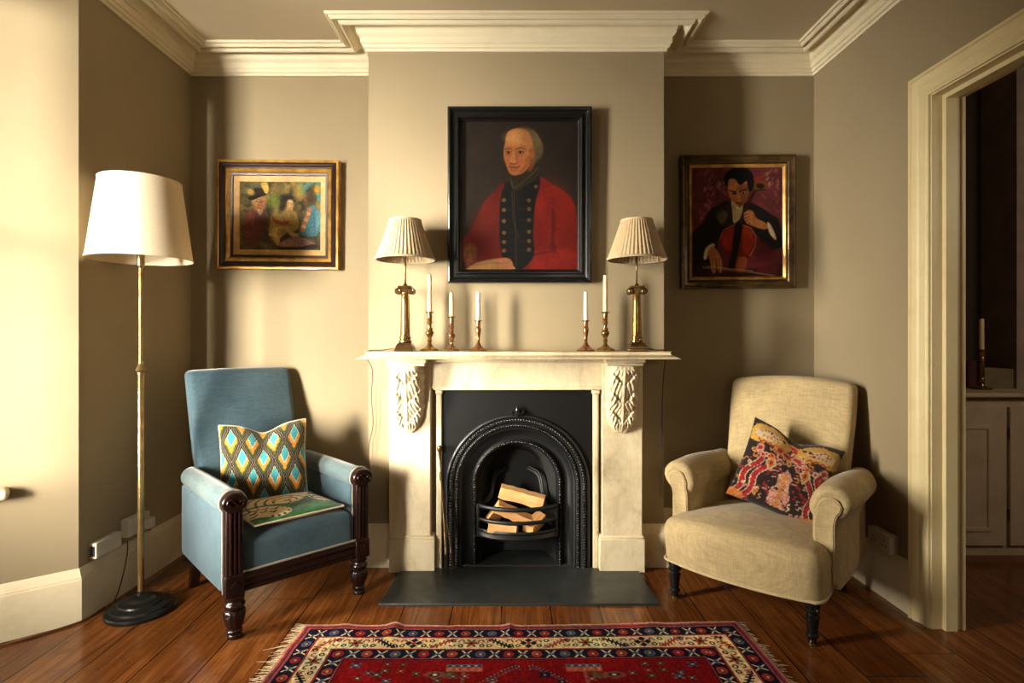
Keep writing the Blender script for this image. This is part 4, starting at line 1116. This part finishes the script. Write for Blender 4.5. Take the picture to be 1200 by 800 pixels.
# --- officer in a red coat
def officer():
    p = Paint(300, 380, (105,115,583,718), (40,31,24))
    p.ell(250,330,190,230,(52,41,31),0,.9,.7)
    red, rd, rl = (124,26,18), (84,18,14), (146,34,24)
    p.poly([(118,700),(112,600),(150,545),(195,450),(235,405),(285,385),(300,720),(160,720)], (100,26,18), 3)
    p.poly([(420,345),(470,365),(535,405),(568,450),(580,540),(583,718),(390,718),(400,560),(404,460)], red, 3)
    p.ell(470,450,60,70,rl,0,.8,.6); p.ell(190,540,34,80,(118,32,22),.35,.8,.6)
    p.poly([(478,470),(492,520),(486,600),(500,650),(470,640),(474,560)], rd, 6, .8)
    p.poly([(350,660),(420,640),(560,640),(583,700),(583,718),(350,718)], rl, 5, .7); p.line([(350,668),(430,650),(490,640)], 6, rd, 3, .8)
    p.poly([(300,360),(405,330),(428,360),(408,450),(398,560),(402,660),(350,718),(300,718),(268,640),(262,520),(268,420),(280,385)], (22,21,20), 3)
    p.line([(322,395),(322,480),(328,560),(330,700)], 5, (70,50,30), 1.5, .8); p.line([(312,400),(318,520),(340,590)], 3, (92,66,38), 1, .7)
    for k, y in enumerate((435,475,520,567,605,640)):
        p.ell(280,y,9,8,(112,80,42)); p.ell(382,y-4 if k else 436,9,8,(104,74,40)); p.line([(292,y),(372,y-4)], 7, (34,32,30), 3, .8)
    p.ell(410,380,8,7,(112,80,42))
    # neck, collar and head
    p.poly([(300,330),(350,345),(385,300),(405,290),(425,310),(418,345),(380,370),(330,398),(304,370)], (46,36,24), 2)
    p.line([(306,345),(318,388),(345,372),(395,330),(420,300)], 5, (86,66,36), 2, .8)
    p.ell(362,222,66,82,(118,92,56),0,.12); p.poly([(395,150),(430,190),(438,230),(425,262),(405,262),(398,210)], (112,92,60), 4)
    p.poly([(285,200),(296,160),(330,145),(368,150),(394,185),(398,240),(388,290),(362,322),(330,334),(304,328),(288,290),(278,245)], (186,112,58), 3)
    p.poly([(290,190),(310,155),(345,148),(380,165),(388,205),(350,215),(310,215)], (204,136,76), 8, .8)
    p.ell(298,262,14,26,(196,112,60),0,.7,.7); p.ell(350,275,26,24,(196,104,60),0,.7,.7)
    p.poly([(386,225),(402,250),(400,300),(380,320),(384,270)], (128,72,38), 5, .85); p.ell(397,248,10,18,(170,92,50),0,.3)
    p.line([(285,230),(296,225),(309,228)], 5, (100,62,36), 2.5, .85); p.line([(330,228),(350,222),(368,230)], 5, (100,62,36), 2.5, .85)
    p.ell(298,242,11,6,(70,46,32),0,.3); p.ell(348,241,14,6,(70,46,32),0,.3); p.ell(297,241,4,4,(26,20,18)); p.ell(346,240,5,4,(26,20,18))
    p.poly([(318,236),(306,272),(306,284),(332,284),(328,262)], (210,134,78), 4, .8); p.line([(306,285),(318,290),(334,284)], 4, (110,58,34), 2, .9)
    p.line([(303,299),(312,303),(322,302),(334,304),(344,298)], 6, (132,48,34), 2, .9); p.line([(310,314),(336,314)], 5, (140,80,46), 3, .6)
    for x in (291,305,339,354): p.ell(x, 242, 3.2, 2.6, (170,140,104), 0, .4)
    p.line([(376,262),(368,300),(350,322)], 12, (140,78,42), 6, .6); p.ell(322,180,34,18,(210,150,88),0,.8,.6); p.line([(330,250),(334,276)], 6, (150,86,46), 4, .7); p.line([(290,256),(306,254)], 4, (150,92,56), 2, .6); p.line([(336,256),(362,256)], 4, (150,92,56), 2, .6)
    for k in range(9): p.line([(392+4*k,168+7*k),(400+4*k,200+7*k)], 4, ((134,112,72),(98,78,50))[k % 2], 2, .6)
    p.ell(424,240,16,32,(96,78,50),.2,.5,.8)
    # hand and paper
    p.ell(142,650,28,38,(132,74,36),.2,.25); p.line([(130,640),(128,690),(140,704)], 10, (110,60,30), 3, .8); p.line([(150,640),(160,690)], 9, (104,58,30), 3, .7)
    p.poly([(130,712),(170,688),(250,672),(300,672),(318,700),(312,718),(130,718)], (164,120,70), 3); p.poly([(250,680),(300,672),(316,700),(300,716),(262,712)], (176,112,72), 4, .9)
    p.line([(150,700),(230,690),(290,690)], 3, (120,84,46), 1.5, .7)
    p.line([(130,312),(180,330),(215,360),(232,400)], 2.5, (62,50,36), 1, .8)
    person_noise(p, 3); return p.linear(.66)
RF = [(0,0),(.001,.040),(.004,.046),(.012,.050),(.020,.047),(.026,.038),(.034,.034),(.046,.036),(.052,.044),(.058,.045),(.063,.040),(.068,.028),(.0765,.020),(.078,.016)]
picture((.055, BY-.004, 2.011), .775, .945, [('frame', 'frame_black', [(a*.97, b) for a, b in RF])], .632, .802, officer(), .018,
        'large portrait of an officer in a red coat in a black frame above the mantel', R(.6))
# --- group of figures, gilt frame
def group_pic():
    p = Paint(270, 230, (205,190,740,635), (88,78,52)); r = random.Random(8)
    for k in range(110):
        x, y = r.uniform(205,740), r.uniform(185,400); p.ell(x, y, r.uniform(12,34), r.uniform(10,26), r.choice([(58,50,36),(112,98,58),(66,72,56),(140,118,62),(46,40,32),(92,84,50)]), r.uniform(0,3), .5, .7)
    for k in range(60):
        x, y = r.uniform(205,740), r.uniform(480,635); p.ell(x, y, r.uniform(20,50), r.uniform(8,20), r.choice([(66,58,46),(82,74,58),(52,48,40),(104,90,66)]), r.uniform(0,1), .5, .7)
    p.poly([(345,205),(388,198),(394,255),(372,272),(360,240)], (176,146,70), 4); p.ell(440,250,26,32,(124,100,54),0,.4); p.ell(440,320,50,44,(96,110,46),0,.5,.9)
    p.poly([(590,200),(625,215),(650,192),(690,195),(640,250),(620,290)], (70,120,116), 6, .85); p.poly([(700,190),(740,190),(740,330),(712,300)], (64,112,110), 6, .8); p.ell(712,240,20,28,(196,140,40),0,.4,.95); p.ell(600,260,22,50,(150,126,50),.2,.6,.7)
    # man with hat
    p.poly([(225,520),(240,420),(275,370),(330,370),(380,400),(385,470),(350,540),(330,600),(250,610)], (92,58,50), 7); p.poly([(240,430),(290,380),(310,470),(280,560),(240,540)], (124,66,58), 9, .7)
    p.ell(335,330,42,54,(150,104,66),.1,.25); p.ell(312,310,24,28,(182,140,86),0,.5,.8); p.ell(352,345,24,26,(140,88,60),0,.5,.7); p.poly([(320,370),(360,376),(340,410)], (150,130,100), 5, .8)
    p.line([(306,322),(322,320)], 5, (70,50,36), 2); p.line([(340,322),(358,326)], 5, (70,50,36), 2); p.line([(330,326),(326,346),(338,350)], 4, (110,66,46), 2); p.line([(322,364),(346,366)], 5, (110,50,40), 2)
    p.poly([(262,300),(300,272),(350,262),(385,275),(340,292),(290,312)], (34,28,24), 3); p.poly([(292,285),(300,240),(345,235),(368,270)], (44,36,28), 4); p.ell(282,262,22,18,(170,134,56),.4,.4,.9)
    # woman
    p.poly([(400,520),(410,430),(440,370),(500,350),(560,375),(590,430),(585,500),(520,520),(470,560),(440,590)], (152,128,74), 6); p.ell(470,400,46,52,(170,146,88),0,.6,.8); p.ell(540,420,40,40,(146,116,68),0,.6,.8)
    p.poly([(415,405),(440,430),(490,450),(530,440),(525,462),(470,470),(425,445)], (168,78,58), 4, .95)
    p.ell(515,310,44,34,(44,38,32),.3,.35); p.ell(535,340,26,32,(180,140,92),0,.25); p.poly([(520,325),(550,310),(552,362),(538,372)], (196,160,110), 4, .8); p.ell(488,350,22,38,(52,44,36),.4,.5); p.line([(526,330),(534,329)], 4, (60,44,34), 1.5); p.line([(543,331),(550,332)], 4, (60,44,34), 1.5); p.line([(541,334),(547,350)], 3, (150,104,66), 2); p.line([(534,360),(545,360)], 4, (140,60,48), 1.5)
    p.poly([(395,540),(430,490),(520,480),(560,520),(600,525),(595,545),(550,548),(500,500),(450,510),(470,560),(460,600),(440,580),(430,540)], (184,150,84), 4)
    # figure in blue
    p.ell(650,300,28,40,(112,80,50),.2,.4); p.ell(672,300,30,44,(56,46,34),0,.5,.9); p.poly([(590,530),(620,450),(650,370),(690,345),(730,400),(736,500),(700,540),(640,540)], (66,106,116), 5)
    for k in range(7): p.ell(664-8*k, 376+21*k, 15, 13, (196,150,92) if k % 2 else (180,96,66), .3, .4, .95)
    p.line([(690,400),(700,520)], 8, (48,82,94), 4, .7); p.ell(720,450,16,60,(92,132,136),.1,.7,.8)
    # table
    p.poly([(460,600),(520,560),(590,545),(660,570),(700,590),(640,602),(540,615)], (136,104,92), 4, .95); p.poly([(480,615),(600,612),(700,592),(700,625),(480,630)], (40,36,32), 6, .8)
    person_noise(p, 21); p.tex(.2, 60, 60, 5); return p.linear(.98)
rg = [('gilt_edge','gilt',[(0,0),(0,.050),(.003,.056),(.012,.057),(.016,.053),(.017,.048)]),
      ('frame','frame_brown',[(.016,.048),(.020,.050),(.026,.054),(.034,.050),(.040,.040),(.045,.038),(.047,.034)]),
      ('gilt_slip','gilt',[(.046,.033),(.048,.040),(.056,.043),(.064,.038),(.070,.030),(.072,.026)]),
      ('inner_frame','frame_brown',[(.071,.026),(.074,.030),(.084,.028),(.087,.022)]),
      ('mount','mount',[(.086,.022),(.089,.024),(.108,.020),(.119,.016),(.120,.010)])]
picture((-1.357, YB-.004, 1.963), .717, .640, rg, .485, .408, group_pic(), .0125, 'gilt-framed painting of a group of figures round a table, left alcove', R(.5), R(.5))
# --- cellist
def cellist():
    p = Paint(260, 310, (128,148,562,684), (78,34,38)); r = random.Random(4)
    for k in range(150):
        x, y = r.uniform(128,562), r.uniform(148,480); p.line([(x,y),(x+r.uniform(-20,20),y+r.uniform(8,30))], r.uniform(6,16), r.choice([(70,26,34),(98,44,50),(54,24,28),(124,70,68),(86,36,38)] if x < 430 else [(92,52,30),(120,70,34),(70,36,26),(104,58,44),(66,28,30)]), 4, .7)
    for k in range(26):
        x, y = r.uniform(190,300), r.uniform(150,280); p.line([(x,y),(x-10,y+16)], 4, (150,110,104), 2, .5)
    for k in range(18):
        x, y = r.uniform(490,562), r.uniform(150,240); p.line([(x,y),(x-8,y+14)], 4, (150,126,120), 2, .5)
    bk = (22,19,18)
    p.poly([(128,470),(180,420),(220,350),(290,310),(340,330),(400,315),(470,350),(540,400),(562,470),(562,540),(490,560),(440,480),(250,500),(250,620),(128,684)], bk, 4, sm=False)
    p.poly([(128,640),(250,600),(300,660),(562,620),(562,684),(128,684)], (40,20,20), 6, .9); p.poly([(430,500),(520,560),(545,660),(440,660)], (74,24,28), 10, .8)
    p.poly([(318,310),(345,330),(372,320),(366,380),(340,428),(322,400)], (168,150,108), 3); p.ell(348,345,9,7,(206,190,140)); p.line([(330,330),(336,400)], 4, (120,104,74), 2, .7)
    p.poly([(240,380),(290,330),(318,335),(320,420),(280,440)], (38,32,28), 4); p.poly([(250,392),(280,360),(300,380),(275,425)], (84,74,56), 5, .7)
    # cello
    for cx, ry, dk in ((346, 0, 0),):
        p.poly([(262,500),(280,455),(320,432),(365,428),(410,445),(434,485),(430,535),(404,580),(396,630),(380,660),(330,658),(335,610),(310,580),(278,545)], (96,24,14), 3)
        p.poly([(270,500),(288,462),(325,442),(340,470),(330,540),(300,556),(276,530)], (136,36,20), 5, .9); p.poly([(372,440),(405,455),(424,490),(418,530),(390,570),(372,560)], (132,40,22), 5, .8)
        p.line([(262,500),(280,455),(320,432),(365,428),(410,445),(434,485),(430,535),(404,580)], 5, (150,96,52), 2, .75)
        p.poly([(335,420),(362,400),(372,440),(350,560),(330,645),(300,640),(318,560)], (24,18,16), 3, sm=False); p.poly([(350,590),(390,590),(380,650),(340,650)], (146,84,50), 5, .7)
    p.poly([(352,420),(380,340),(430,250),(440,262),(392,352),(368,420)], (44,22,16), 3, sm=False)
    p.ell(455,240,34,26,(96,54,22),.2,.3); p.ell(455,240,20,13,(26,18,14),.2,.3); p.line([(425,205),(470,195)], 8, (120,30,28), 3); p.line([(436,262),(480,258)], 6, (20,16,14), 2)
    # head
    p.poly([(300,215),(312,185),(360,180),(396,215),(398,275),(378,325),(355,340),(330,318),(305,285)], (146,88,52), 3)
    p.poly([(345,250),(395,230),(396,290),(374,330),(350,335)], (104,56,34), 8, .8); p.poly([(300,225),(320,205),(350,215),(340,260),(312,270)], (170,112,68), 7, .8)
    p.poly([(286,225),(284,190),(300,168),(345,148),(390,152),(420,185),(424,240),(408,268),(396,250),(390,215),(360,235),(335,205),(306,208),(300,245)], (16,14,13), 3)
    p.line([(310,262),(338,268)], 7, (40,24,18), 2); p.line([(358,268),(388,256)], 7, (40,24,18), 2); p.ell(332,276,12,5,(40,24,18)); p.ell(374,272,12,6,(150,100,66),0,.3); p.ell(375,273,5,5,(20,16,14))
    p.poly([(348,262),(342,305),(362,308),(358,275)], (166,104,64), 4, .8); p.line([(342,322),(366,324)], 6, (96,36,28), 2); p.ell(356,312,9,5,(176,110,70),0,.5,.8)
    # hands, cuffs
    p.poly([(376,385),(392,358),(420,362),(436,395),(480,420),(498,440),(470,452),(420,436),(385,415)], (138,82,46), 3)
    for k in range(4): p.line([(380+4*k,372+16*k),(402,366+14*k),(416,376+14*k)], 8, (168,108,66), 2, .85); p.line([(382+4*k,380+16*k),(404,375+14*k)], 3, (64,34,22), 1.5, .8)
    p.poly([(488,418),(506,432),(530,490),(524,502),(498,470)], (170,152,116), 3)
    p.poly([(184,590),(196,540),(228,518),(238,532),(210,560),(198,596)], (170,152,116), 3)
    p.poly([(205,560),(232,535),(258,570),(272,610),(270,660),(255,655),(245,610),(240,660),(226,660),(216,610)], (150,92,54), 3)
    for k in range(3): p.line([(226+15*k,590),(232+14*k,655)], 4, (76,42,26), 2, .8)
    p.line([(180,636),(300,648),(420,662),(520,678)], 5, (124,92,58), 2, .9); p.line([(200,630),(420,655)], 2.5, (190,170,130), 1, .7)
    person_noise(p, 41); return p.linear(1.12)
rg = [('frame','gilt_dark',[(0,0),(0,.036),(.003,.041),(.010,.042),(.014,.036),(.024,.030),(.034,.032),(.040,.030),(.044,.026)]),
      ('inner_frame','frame_brown',[(.043,.026),(.046,.022),(.052,.022)]),
      ('gilt_slip','gilt',[(.051,.022),(.053,.028),(.060,.028),(.068,.020),(.071,.016)])]
picture((1.347, YB-.004, 1.925), .677, .785, rg, .540, .648, cellist(), .0155, 'painting of a man playing a cello in a tarnished gilt frame, right alcove', R(.5), R(-.4))

# ================================================================== rug
M['pile'] = vcol_mat('rug_pile', .95, .05, .5, 500, 0)
RX0, RX1, RY0, RY1 = -.895, 1.010, 1.12, 2.385
def rug_img():
    S = 2.6; W, H = int((RX1-RX0)*1000/S), int((RY1-RY0)*1000/S)       # millimetres
    w, h = (RX1-RX0)*1000, (RY1-RY0)*1000
    red, nv, cm, rs, bl, pk, gn = (118,14,18), (22,22,38), (206,184,142), (146,58,40), (66,86,108), (140,74,66), (84,80,52)
    p = Paint(W, H, (0,0,w,h), red); X, Y = p.X, p.Y
    dE = np.minimum(np.minimum(X, w-X), np.minimum(Y, h-Y)); hor = np.minimum(Y, h-Y) < np.minimum(X, w-X)
    s = np.where(hor, X, Y)
    def bandm(a, b): return ((dE >= a) & (dE < b)).astype(float)
    def motif(a, b, period, off, fn):
        m = bandm(a, b); t = ((s+off)/period) % 1; k = np.floor((s+off)/period).astype(int); q = (dE-a)/(b-a)*2-1
        fn(m, (t-.5)*2, q, k, period/(b-a))
    p.put(bandm(0, 8), (176,120,104)); p.put(bandm(8, 20), (130,56,58)); p.put(bandm(20, 26), (46,36,52)); p.put(bandm(26, 36), (140,70,70)); p.put(bandm(36, 40), nv)
    def flowers(m, t, q, k, asp):
        p.put(m, nv)
        x = t*asp; r = np.hypot(x, q*1.05)
        c1 = np.where((k % 3 == 0)[..., None], np.array(rs, float), np.where((k % 3 == 1)[..., None], np.array(bl, float), np.array((142,34,36), float)))
        mm = (m*(r < .78))[..., None]; p.A = p.A*(1-mm)+c1*mm
        p.put(m*(r < .40), nv); p.put(m*(r < .26), (184,130,90))
        ax = np.abs(np.abs(x)-asp); p.put(m*((np.abs(ax-np.abs(q)*.75) < .13) & (np.abs(q) < .9)), (206,190,156)); p.put(m*((ax < .45) & (np.abs(q) < .22)), bl)
    motif(40, 92, 112, 20, flowers)
    p.put(bandm(92, 97), (150,40,36)); p.put(bandm(97, 100), nv)
    def main(m, t, q, k, asp):
        p.put(m, cm); x = t*asp
        kk = k % 4
        rot = np.where(kk == 1, 1, -1)
        d = np.abs(x)+np.abs(q)
        p.put(m*(kk == 0)*(d < .95), nv); p.put(m*(kk == 0)*(np.abs(np.abs(x)-np.abs(q)) < .10)*(d < 1.0), cm); p.put(m*(kk == 0)*(d < .3), rs)
        st = x*1.1+q*1.5*rot
        p.put(m*((kk == 1) | (kk == 3))*(np.abs(st+.25*np.sign(np.sin(x*16))) < .5)*(np.abs(q) < .85), np.array(rs))
        p.put(m*(kk == 3)*(np.abs(st+.25*np.sign(np.sin(x*16))) < .5)*(np.abs(q) < .85), nv)
        r = np.hypot(x, q); a = np.arctan2(q, x); p.put(m*(kk == 2)*(r < .62+.22*np.cos(a*6)), gn); p.put(m*(kk == 2)*(r < .42), rs); p.put(m*(kk == 2)*(r < .2), nv)
        hk = np.abs(np.hypot(np.abs(x)-.95*asp*.72, q-.3*rot)-.28) < .09; p.put(m*hk*(np.abs(q) > .2), (130,54,44)); hk2 = np.abs(np.hypot(np.abs(x)-.95*asp*.78, q+.45*rot)-.22) < .08; p.put(m*hk2, nv)
    motif(100, 178, 118, 30, main)
    p.put(bandm(178, 181), nv); p.put(bandm(181, 186), (150,40,36)); p.put(bandm(186, 189), nv)
    motif(189, 244, 112, 60, flowers)
    p.put(bandm(244, 250), (140,60,56)); p.put(bandm(250, 254), nv)
    # field
    f = dE >= 254
    r = random.Random(12)
    def ros(x, y, c, s_=1):
        p.ell(x, y, 17*s_, 13*s_, nv, 0, .2); p.ell(x, y, 12*s_, 9*s_, c, 0, .2); p.ell(x, y, 5*s_, 4*s_, cm, 0, .3)
        for q in range(4): p.ell(x+20*s_*cos(q*PI/2+.78), y+14*s_*sin(q*PI/2+.78), 6*s_, 5*s_, c, 0, .3)
    for sx in (-1, 1):
        cx = lambda d: w/2+sx*d
        ros(cx(640), 292, bl); 
        for x, y, c in ((520,285,gn),(460,286,gn),(520,325,gn),(462,326,rs),(580,340,bl),(610,372,gn),(400,342,gn)): ros(cx(x), y, c, .72)
        p.put(((np.abs(X-cx(225)) < 68) & (Y > 286) & (Y < 302)).astype(float), bl); p.put(((np.abs(X-cx(225)) < 68) & (Y > 304) & (Y < 330)).astype(float), (166,84,62))
        for k in range(9): p.ell(cx(168+14*k), 294, 4, 4, cm if k % 2 else nv); p.ell(cx(168+14*k), 316, 4, 5, gn if k % 2 else (190,120,90))
        p.line([(cx(225),330),(cx(225),420)], 14, pk, 2, .9); p.ell(cx(330), 350, 40, 22, pk, 0, .3, .9, 14); p.ell(cx(330), 350, 22, 11, nv, 0, .3, .9, 10); p.ell(cx(330),350,9,6,cm)
        p.ell(cx(270), 352, 30, 18, gn, .4, .4, .9, 12)
        for k in range(14):
            xx = 20+k*13; yy = 292+abs(k-1)*6+k*k*.4
            p.ell(cx(xx), yy, 6, 5, nv, 0, .3); p.ell(cx(xx), yy, 2.6, 2.4, cm, 0, .3); p.ell(cx(xx)+3, yy+17, 5, 5, bl, 0, .3)
    for k in range(34):
        x, y = r.uniform(300, w-300), r.uniform(440, h-300); p.ell(x, y, r.uniform(24,40), r.uniform(20,34), r.choice([pk, nv, rs, gn]), 0, .25, .9, 12); p.ell(x, y, 15, 13, r.choice([cm, bl, red]), 0, .25, .9, 6)
    for k in range(150):
        x, y = r.uniform(275, w-275), r.uniform(345, h-270); ros(x, y, r.choice([bl, gn, pk, rs, nv]), r.uniform(.6, 1.1))
    p.tex(.28, W/3, H/3, 2); p.tint(.16, 20, 14, 9); p.tex(.22, 12, 9, 5); p.tex(.25, W/2, H/9, 7); return p
rp = rug_img(); H, W = rp.H, rp.W
X, Y = np.meshgrid(np.linspace(RX0, RX1, W), np.linspace(RY1, RY0, H))
tt = (X-RX0)/(RX1-RX0)
edge = np.clip((Y-(RY1-.5))/.5, 0, 1)
Y = Y+edge*(.030*tt**2-.018*np.sin(tt*PI)**2*.6)+.004*(vnoise(H, W, 22, 3, 4)-.5)*edge
X = X+.006*(vnoise(H, W, 3, 14, 6)-.5)+(.5-tt)*.036*np.clip((Y-1.95)/.43, 0, 1)
Z = .009+.0012*vnoise(H, W, 60, 40, 3)
for bx_, wd, hh in ((-.49, .030, .014), (.0, .020, .009), (-.70, .04, .004), (.62, .05, .004)): Z = Z+hh*np.exp(-((X-bx_)/wd)**2)*np.clip((Y-(RY1-.16))/.16, 0, 1)
rug = grid_obj('rug', X, Y, Z, rp.linear(1.0), M['pile'])
so = rug.modifiers.new('solid', 'SOLIDIFY'); so.thickness = .007; so.offset = -1
tag(rug, 'red Persian rug with a cream patterned border and fringed ends on the floorboards', 'rug')
M['fringe'] = plain('rug_fringe_cotton', (196,176,140), .9, var=.12, scale=30)
fr = MB(); r = random.Random(2)
for side in (0, -1):
    n = 0
    sg = -1 if side == 0 else 1
    for i in range(0, H, 2):
        x, y, z = X[i, side], Y[i, side], .006
        L = r.uniform(.012, .045)*(1.25 if side == 0 else .7); a = r.uniform(-.5, .5)
        if r.random() < .05: L *= 1.7
        fr.tube([(x-sg*.004, y, z), (x+sg*L*.5, y+L*.5*sin(a), .006), (x+sg*L, y+L*sin(a)*.9+r.uniform(-.004,.004), .003)], [.0016,.0014,.0007], 4)
fo = fr.build('fringe', M['fringe'], rug, weld=False); fo['kind'] = 'stuff'
fe = MB(); pts = [(X[0, j], Y[0, j]+.001, Z[0, j]-.003) for j in range(0, W, 4)]; fe.tube(pts, .0042, 6)
fe.build('bound_edge', plain('rug_selvedge', (176,140,112), .95, var=.2, scale=60), rug)

# ================================================================== room beyond: fitted cabinet and what stands on it
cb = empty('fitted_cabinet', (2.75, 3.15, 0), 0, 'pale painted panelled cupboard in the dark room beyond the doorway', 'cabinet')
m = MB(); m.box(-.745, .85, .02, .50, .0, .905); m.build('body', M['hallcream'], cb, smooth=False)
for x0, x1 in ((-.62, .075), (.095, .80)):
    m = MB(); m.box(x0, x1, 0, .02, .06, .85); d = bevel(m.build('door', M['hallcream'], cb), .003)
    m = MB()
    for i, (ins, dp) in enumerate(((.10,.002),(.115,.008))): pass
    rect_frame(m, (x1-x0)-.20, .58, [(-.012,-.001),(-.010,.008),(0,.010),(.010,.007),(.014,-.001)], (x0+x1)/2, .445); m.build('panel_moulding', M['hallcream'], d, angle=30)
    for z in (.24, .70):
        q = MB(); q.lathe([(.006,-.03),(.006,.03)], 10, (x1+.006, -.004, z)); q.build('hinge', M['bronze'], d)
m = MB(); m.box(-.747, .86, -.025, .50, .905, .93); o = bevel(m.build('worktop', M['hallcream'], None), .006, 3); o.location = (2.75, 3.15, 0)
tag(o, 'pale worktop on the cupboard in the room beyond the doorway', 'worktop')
m = MB(); m.prism([(-.01,0),(.185,0),(.185,.118),(-.01,.130)], 0, .03, 'y'); o = bevel(m.build('upstand_board', plain('olive_board', (120,104,72), .7), None), .003); o.location = (2.98, 3.46, .9305); o.location = (2.93+.0, 3.42, .9305)
tag(o, 'low olive board standing at the back of the worktop beyond the doorway', 'board')
m = MB(); m.box(-.06, .06, -.05, .05, 0, .165); o = bevel(m.build('box', plain('dark_red_leatherette', (70,28,22), .5), None), .004); o.location = (2.85, 3.50, .9305)
tag(o, 'small dark red box at the left of the worktop beyond the doorway', 'box')
ST_D = [(.0,.0),(.052,.0),(.055,.004),(.048,.010),(.030,.016),(.016,.022),(.013,.032),(.019,.038),(.013,.044),(.017,.056),(.017,.064),(.013,.07),(.014,.076),(.0165,.19),(.014,.196),(.019,.204),(.015,.212),(.019,.222),(.013,.230),(.022,.238),(.021,.243),(.010,.243)]
sx, sy = 2.86, 3.36
candlestick(sx, sy, .9305, ST_D, 'brass', 'brass candlestick on the worktop in the room beyond the doorway'); COL.objects[-1]
hc = candle(sx, sy, .9305+.242, .185, 'candle_ivory', 'ochre candle in the candlestick beyond the doorway', .013)
for o in COL.objects:
    if o.get('label', '').endswith('beyond the doorway') and 'group' in o: del o['group']
# ================================================================== camera, light, colour management
cam = bpy.data.cameras.new('camera'); co = bpy.data.objects.new('camera', cam); COL.objects.link(co)
co.location = (0, 0, 1.25); co.rotation_euler = (PI/2, 0, 0)
cam.sensor_width = 36; cam.sensor_fit = 'HORIZONTAL'; cam.lens = 650*36/1200; cam.shift_x = .0025; cam.shift_y = -.005; cam.clip_start = .05
SC.camera = co
def area(name, loc, target, sx, sy, power, col):
    l = bpy.data.lights.new(name, 'AREA'); l.shape = 'RECTANGLE'; l.size = sx; l.size_y = sy; l.energy = power; l.color = col
    o = bpy.data.objects.new(name, l); COL.objects.link(o); o.location = loc
    o.rotation_euler = (Vector(target)-Vector(loc)).to_track_quat('-Z', 'Y').to_euler(); return o
WARM = (1, .925, .785)
area('daylight_front_window', (P1.x-.32, 1.22, 1.55), (-.8, 2.95, 1.2), .42, 1.7, 78, WARM).data.spread = R(66)
area('daylight_near_window', (-3.15, -1.33, 1.35), (-1.75, 2.9, 1.0), .75, 1.5, 100, WARM).data.spread = R(60)
area('fill_rear', (1.1, YR+.06, 1.3), (-1.7, 2.9, .5), 1.0, 1.5, 6, (1, .88, .70)).data.spread = R(110)  # added fill lamp in front of the rear wall, which has no window
area('fill_hall', (3.4, 1.0, 2.3), (2.9, 3.3, .6), .5, .5, 9, (1, .8, .6))  # added lamp to brighten the room beyond the door
sl = bpy.data.lights.new('sun', 'SUN'); sl.energy = 6.5; sl.angle = R(4); sl.color = (1, .94, .80)
so_ = bpy.data.objects.new('sun', sl); COL.objects.link(so_); so_.rotation_euler = Vector((.085, .99, -.03)).to_track_quat('-Z', 'Y').to_euler()
w = bpy.data.worlds.new('world'); SC.world = w; w.use_nodes = True
w.node_tree.nodes['Background'].inputs[0].default_value = (1, .92, .78, 1); w.node_tree.nodes['Background'].inputs[1].default_value = 1.0
vs = SC.view_settings; vs.view_transform = 'Standard'; vs.look = 'None'; vs.gamma = 1; vs.exposure = .44; vs.use_curve_mapping = False
SC.cycles.max_bounces = 8; SC.cycles.diffuse_bounces = 5; SC.cycles.use_denoising = True; SC.cycles.sample_clamp_indirect = 4
